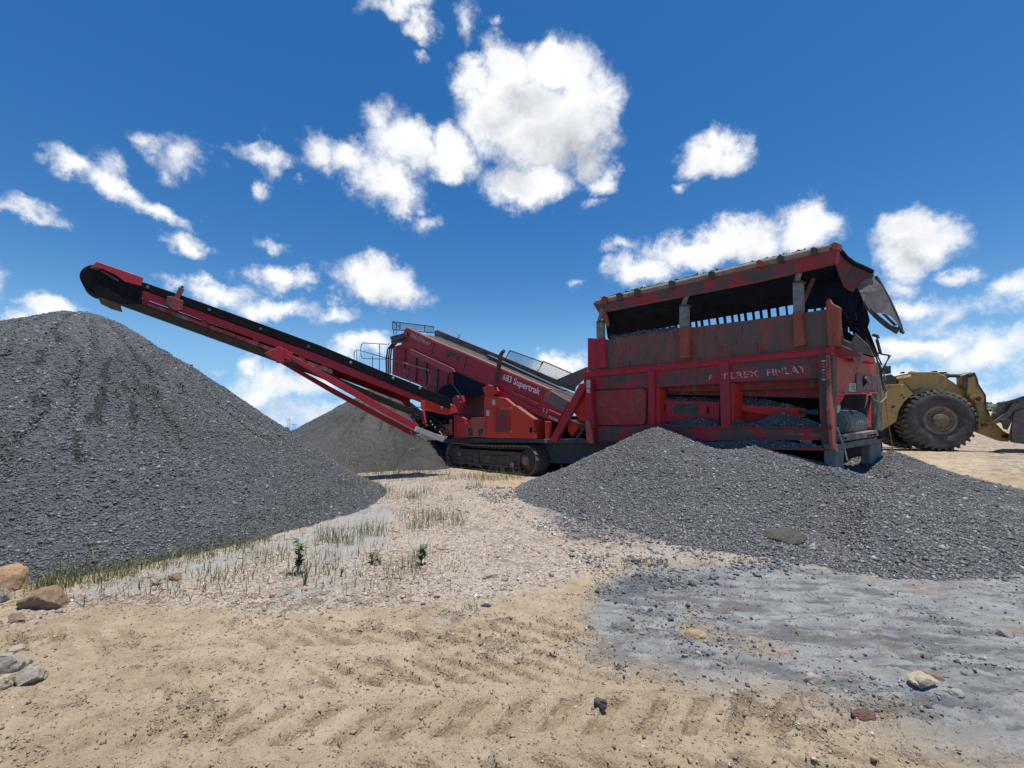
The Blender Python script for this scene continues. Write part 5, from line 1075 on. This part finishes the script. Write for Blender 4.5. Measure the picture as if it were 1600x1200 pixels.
# loose gravel and crumbs on the ground
def scatter(name, n, poly, size, mat, label, dens=None, flat=.55):
    G = gpoly(poly); xs = [p.x for p in G]; ys = [p.y for p in G]
    x = rng.uniform(min(xs), max(xs), n * 3); y = rng.uniform(min(ys), max(ys), n * 3)
    pr = (inside(G, x, y) > 0) * np.minimum(1, (3.2 / np.hypot(x, y)) ** 1.0)
    if dens is not None: pr = pr * dens(x, y)
    k = np.nonzero(rng.random(len(x)) < pr)[0][:n]; x, y = x[k], y[k]; z = gz(x, y)
    s = np.clip(rng.lognormal(math.log(size), .45, len(x)), .003, size * 4)
    o = stones(name, np.stack([x, y, z + s * .2], 1), s, mat, None, flat, .45)
    return tag(o, label, 'gravel', None, 'stuff')
def gd(idx): return lambda x, y: ground_detail(x, y)[idx]
scatter('pink_gravel', 90000, [(0, 985), (430, 985), (1000, 940), (1200, 880), (1000, 800), (760, 700), (520, 715), (560, 780), (0, 930)], .0105, CHIP_PINK, 'pale pink crushed stone covering the ground between the piles', lambda x, y: np.clip(ground_detail(x, y)[2] * 1.0 * (.35 + sstep(fbm(x * 2.5, y * 2.5, 4), -.12, .2)) * (1 - .85 * ground_detail(x, y)[3]), 0, 1))
scatter('sand_crumbs', 60000, [(-300, 1400), (-60, 930), (940, 930), (1300, 1080), (1700, 1150), (1900, 1500)], .0048, CHIP_SAND, 'tiny sand crumbs over the tracked foreground', lambda x, y: np.clip(.16 + 2.0 * ground_detail(x, y)[7], 0, 1) * (1 - ground_detail(x, y)[1]))
scatter('grey_crumbs', 16000, [(880, 1010), (930, 880), (1300, 850), (1700, 850), (2000, 1150), (1250, 1120), (950, 1060)], .007, CHIP_GREY, 'small grey stones strewn over the compacted fines', lambda x, y: np.clip(.15 + 1.2 * sstep(fbm(x * 1.8, y * 1.8, 4), .0, .2), 0, 1))
scatter('dark_crumbs', 46000, [(720, 760), (830, 760), (1000, 800), (1300, 840), (1620, 800), (1640, 905), (1300, 905), (1000, 925), (900, 880), (860, 840)], .014, CHIP_DARK, 'stray dark chips around the foot of the hopper gravel', lambda x, y: np.clip(.10 + 1.3 * sstep(fbm(x * 1.5 + 4, y * 1.5, 4), -.08, .16), 0, 1))

# grass
GRASS, gt = material('grass_blade'); rv = attr(gt, 'rnd')
gt.l.new(gt.mix(gt.ramp(rv, .55, .9), gt.mix(rv, (0.075, 0.115, 0.03), (0.15, 0.18, 0.06)), (0.32, 0.26, 0.13)), gt.b.inputs['Base Color']); gt.b.inputs['Roughness'].default_value = .6
def blades(P, H, Wd, lean=.35):
    n = len(P); az = rng.uniform(0, 2 * np.pi, n); ld = rng.uniform(0, 2 * np.pi, n); le = np.abs(rng.normal(0, lean * 1.7, n)) * H
    sx, sy = np.cos(az) * Wd / 2, np.sin(az) * Wd / 2; lx, ly = np.cos(ld) * le, np.sin(ld) * le
    V = np.zeros((n, 5, 3), np.float32); P = np.asarray(P)
    for k, (f, w) in enumerate(((0, 1), (0, -1), (.55, .8), (.55, -.8), (1, 0))):
        V[:, k, 0] = P[:, 0] + lx * f ** 2 + sx * w; V[:, k, 1] = P[:, 1] + ly * f ** 2 + sy * w; V[:, k, 2] = P[:, 2] - .01 + H * f * (1 - .25 * f * np.minimum(1, le / H))
    b = (np.arange(n) * 5)[:, None]
    return V.reshape(-1, 3), np.concatenate([(b + [0, 1, 3, 2]).ravel().reshape(n, 4), ], 0), b + [2, 3, 4]
def grass(name, P, H, Wd, label, r=None):
    V, q, t_ = blades(P, H, Wd); fl = np.concatenate([q.ravel(), t_.ravel()]); st = np.concatenate([np.arange(len(q)) * 4, len(q) * 4 + np.arange(len(t_)) * 3])
    o = raw_mesh(name, V, fl, st, GRASS, None, {'rnd': np.repeat(rng.random(len(P)) if r is None else r, 5)}); return tag(o, label, 'grass', None, 'stuff')
GP, GH = [], []
def clump(x, y, w, n, h, spread_y=.5, pile=None):
    c = ground_pt(x, y); sw = w * c.y / F
    px_ = rng.normal(c.x, sw * .35, n); py_ = rng.normal(c.y, sw * .35 * spread_y * 2, n); z = gz(px_, py_)
    if pile is not None: z = np.maximum(z, macro(px_, py_) + pile(px_, py_))
    GP.append(np.stack([px_, py_, z], 1)); GH.append(np.abs(rng.normal(h, h * .35, n)) + .02)
for (x, y, w, n, h) in [(680, 812, 60, 220, .20), (655, 826, 30, 60, .16), (715, 820, 26, 40, .18), (520, 845, 40, 110, .22), (548, 850, 36, 60, .16), (590, 835, 40, 80, .14), (565, 830, 40, 60, .16), (605, 770, 24, 60, .22), (610, 782, 30, 40, .15), (632, 778, 30, 50, .2), (650, 780, 30, 60, .22), (665, 772, 24, 40, .2), (705, 782, 24, 40, .16), (635, 805, 30, 30, .12),
    (600, 745, 60, 160, .14), (640, 748, 60, 110, .14), (700, 750, 40, 90, .2), (690, 745, 80, 100, .12), (740, 748, 40, 140, .25), (770, 750, 40, 160, .3), (800, 748, 36, 130, .25), (745, 762, 24, 70, .2), (655, 895, 26, 30, .16), (640, 890, 40, 30, .14), (700, 890, 30, 20, .1), (620, 905, 30, 22, .16), (655, 872, 14, 46, .15), (480, 890, 60, 40, .12), (430, 880, 70, 50, .15), (505, 900, 40, 20, .12), (460, 905, 20, 20, .14), (500, 875, 40, 26, .12), (540, 870, 40, 20, .1), (580, 862, 40, 20, .1), (365, 905, 90, 60, .12), (330, 915, 90, 70, .12), (400, 870, 80, 60, .13), (250, 920, 120, 80, .11), (180, 925, 90, 60, .1), (560, 905, 60, 30, .1), (590, 925, 60, 20, .1), (1450, 885, 30, 50, .07), (1505, 880, 30, 30, .06), (735, 955, 20, 30, .05), (60, 925, 60, 90, .1), (100, 915, 60, 60, .1)]:
    clump(x, y, w, int(n * 1.0), h)
for i in range(150):                                       # along the toe of the tall pile
    t_ = random.random(); x = 60 + 540 * t_; y = 915 - 38 * t_ - 118 * t_ ** 1.9 + random.uniform(-10, 10); clump(x, y, 26, random.randint(6, 22), random.uniform(.06, .15), pile=pile_left)
for i in range(120): clump(random.uniform(530, 700), random.uniform(728, 742), 30, 14, random.uniform(.1, .2), pile=pile_far)
for i in range(110): clump(random.uniform(150, 720), random.uniform(790, 930), 30, random.randint(2, 6), random.uniform(.05, .16))
GP_, GH_ = np.concatenate(GP), np.concatenate(GH)
grass('grass', GP_, GH_, rng.uniform(.004, .009, len(GP_)), 'sparse green and dry grass blades between the gravel piles')

LEAF = plain('weed_leaf', (0.075, 0.125, 0.05), (0.12, 0.17, 0.075), .5, 30, .1); STEM = plain('weed_stem', (0.12, 0.11, 0.05), (0.08, 0.07, 0.035), .8, 20, .1)
def weed(x, y, h_px, nl, ls, label, name='weed_plant', spread=.25, bare=False):
    b = ground_pt(x, y); b.z = float(gz(b.x, b.y)[0]) - .01; H = h_px * b.y / F
    root = empty(name, b, label, 'weed'); st, lf = [], []
    ns = 3 if not bare else 4
    for k in range(ns):
        a = random.uniform(0, 6.28); l = H * random.uniform(.65, 1.0) if k else H
        pts = [b + Vector((math.cos(a) * spread * H * f ** 1.4 * (.35 if k == 0 else 1), math.sin(a) * spread * H * f ** 1.4 * (.35 if k == 0 else 1), l * f)) for f in (0, .3, .6, .85, 1)]
        st.append(tube(pts, .006, 5, .003))
        for j in range(nl // ns):
            f = random.uniform(.22, 1.0); i = min(3, int(f * 4)); p = pts[i].lerp(pts[i + 1], f * 4 - i)
            az, el = random.uniform(0, 6.28), random.uniform(-.2, 1.0); L = ls * random.uniform(.6, 1.2)
            d = Vector((math.cos(az) * math.cos(el), math.sin(az) * math.cos(el), math.sin(el))); s_ = d.cross(Vector((0, 0, 1))).normalized(); u_ = s_.cross(d)
            q = [p, p + d * L * .35 + s_ * L * .22 + u_ * L * .05, p + d * L * .75 + s_ * L * .16 - u_ * L * .02, p + d * L - u_ * L * .1, p + d * L * .75 - s_ * L * .16 - u_ * L * .02, p + d * L * .35 - s_ * L * .22 + u_ * L * .05, p + d * L * .5 - u_ * L * .05]
            lf.append((q, [[0, 1, 6], [1, 2, 6], [2, 3, 6], [3, 4, 6], [4, 5, 6], [5, 0, 6]]))
    mk('stem', st, STEM, root, bevel=0); mk('leaves', lf, LEAF, root, bevel=0)
weed(466, 898, 52, 60, .075, 'tall dark green leafy weed standing in the pink gravel', spread=.12)
weed(581, 882, 20, 26, .055, 'small bushy green weed on the pale strip of fines', spread=.5)
weed(594, 884, 14, 14, .045, 'tiny sprig just right of the bushy green weed', spread=.4)
weed(657, 884, 28, 34, .085, 'upright bright green weed with narrow leaves at the gravel edge', spread=.4)
weed(476, 920, 42, 10, .03, 'thin brownish twig weed below the tall leafy weed', spread=.2, bare=True)
weed(532, 904, 16, 8, .03, 'lone short dry sprig on the pale fines', spread=.3, bare=True)

# ------------------------------------------------------------------ far distance
FOL = plain('far_foliage', (0.045, 0.075, 0.03), (0.08, 0.115, 0.05), .8, .6, .2)
def leaf_cloud(centres, n, size):
    c = np.array([q[:3] for q in centres]); r = np.array([q[3] for q in centres]); k = rng.integers(0, len(c), n)
    d = rng.normal(0, 1, (n, 3)); d /= np.linalg.norm(d, axis=1)[:, None]; p = c[k] + d * (r[k] * rng.uniform(.55, 1.05, n))[:, None] * [1, 1, .8]
    a = rng.normal(0, 1, (n, 3)); a /= np.linalg.norm(a, axis=1)[:, None]; b = np.cross(a, rng.normal(0, 1, (n, 3))); b /= np.linalg.norm(b, axis=1)[:, None]
    s = size * rng.uniform(.5, 1.2, n)[:, None]; V = np.stack([p - a * s, p + b * s * .6, p + a * s, p - b * s * .6], 1).reshape(-1, 3)
    return V, np.arange(n * 4), np.arange(n) * 4
def tree(px_, py_base, D, w_px, h_px, label, seed):
    b = at(px_, py_base, D); s = D / F; root = empty('distant_tree', b, label, 'tree')
    w, h = w_px * s, h_px * s
    mk('trunk', [tube([b - Vector((0, 0, 1.0)), b + Vector((.02 * w, 0, h * .5)), b + Vector((0, 0, h * .8))], .05 * w, 6, .02 * w)], STEM, root, bevel=0)
    r_ = random.Random(seed); cs = [(b.x + r_.uniform(-.36, .36) * w, b.y + r_.uniform(-.3, .3) * w, b.z + h * r_.uniform(.3, .85), w * r_.uniform(.16, .28)) for _ in range(9)]
    V, f, st = leaf_cloud(cs, 1400, w * .06); raw_mesh('crown', V, f, st, FOL, root)
tree(449, 680, 150, 12, 13, 'dark green round tree beneath the transmission tower', 1)
tree(458, 680, 155, 7, 10, 'narrow tree right of the round tree under the tower', 2)
tree(439, 680, 160, 9, 9, 'low bush like tree just left of the tower base', 3)
def pylon(x, base, top, D, label):
    b, t_ = at(x, base, D), at(x, top, D); s = D / F; m = []
    for dx in (-1.6, 1.6): m.append(beam(b + Vector((dx * s * 1.3, 0, -2)), t_ + Vector((dx * s * .9, 0, 0)), .35 * s, .35 * s))
    for f in (.25, .5, .75): m.append(beam(b.lerp(t_, f) + Vector((-1.3 * s, 0, 0)), b.lerp(t_, min(1, f + .2)) + Vector((1.3 * s, 0, 0)), .2 * s, .2 * s))
    o = mk('transmission_tower', m, MESHM, None, bevel=0); tag(o, label, 'pylon')
    mk('cross_arm', [beam(b.lerp(t_, .85) + Vector((-6 * s, 0, 0)), b.lerp(t_, .85) + Vector((6 * s, 0, 0)), .35 * s, .35 * s)], MESHM, o, bevel=0)
pylon(451.5, 676, 653, 420, 'thin grey transmission tower on the horizon between two gravel heaps')
pylon(459.5, 678, 661, 520, 'slim far pole on the horizon right of the transmission tower')
# wooded rise beyond the loader
qx = np.linspace(.55, 2.6, 160); HD = 620.0
hz_ = macro(qx * HD, np.full(160, HD))
Vh, Fh = [], []
prof = [(0, 0), (.25, .55), (.5, .9), (.8, 1.0), (1.0, .98)]
top_ = 11 + 9 * fbm(qx * 6, qx * 0 + 3, 3) + 3
for k, (f, hgt) in enumerate(prof):
    for i, q_ in enumerate(qx): Vh.append((q_ * (HD + 220 * f), HD + 220 * f, macro(np.array([q_ * (HD + 220 * f)]), np.array([HD + 220 * f]))[0] - 2 + (top_[i] + 2) * hgt))
n_ = len(qx)
for k in range(len(prof) - 1):
    for i in range(n_ - 1): Fh.append((k * n_ + i, k * n_ + i + 1, (k + 1) * n_ + i + 1, (k + 1) * n_ + i))
hill = raw_mesh('hill', np.array(Vh), np.array(Fh).ravel(), np.arange(len(Fh)) * 4, plain('hill_scrub', (.07, .11, .05), (.11, .14, .07), .9, .05, .2), None, smooth=True); hill['kind'] = 'structure'
hc_ = []
for _ in range(900):
    q_ = random.uniform(.6, 2.5); f = random.random() ** 1.5; i = int((q_ - .55) / (2.6 - .55) * 159); d_ = HD + 200 * f
    hh_ = np.interp(f, [p[0] for p in prof], [p[1] for p in prof]); hc_.append((q_ * d_, d_, macro(np.array([q_ * d_]), np.array([d_]))[0] - 1 + (top_[i] + 2) * hh_, random.uniform(2.0, 4.5)))
V_, f_, s_ = leaf_cloud(hc_, 40000, 1.2)
tag(raw_mesh('far_woods', V_, f_, s_, FOL, None), 'hazy green woods covering the low rise beyond the loader', 'woods', None, 'stuff')
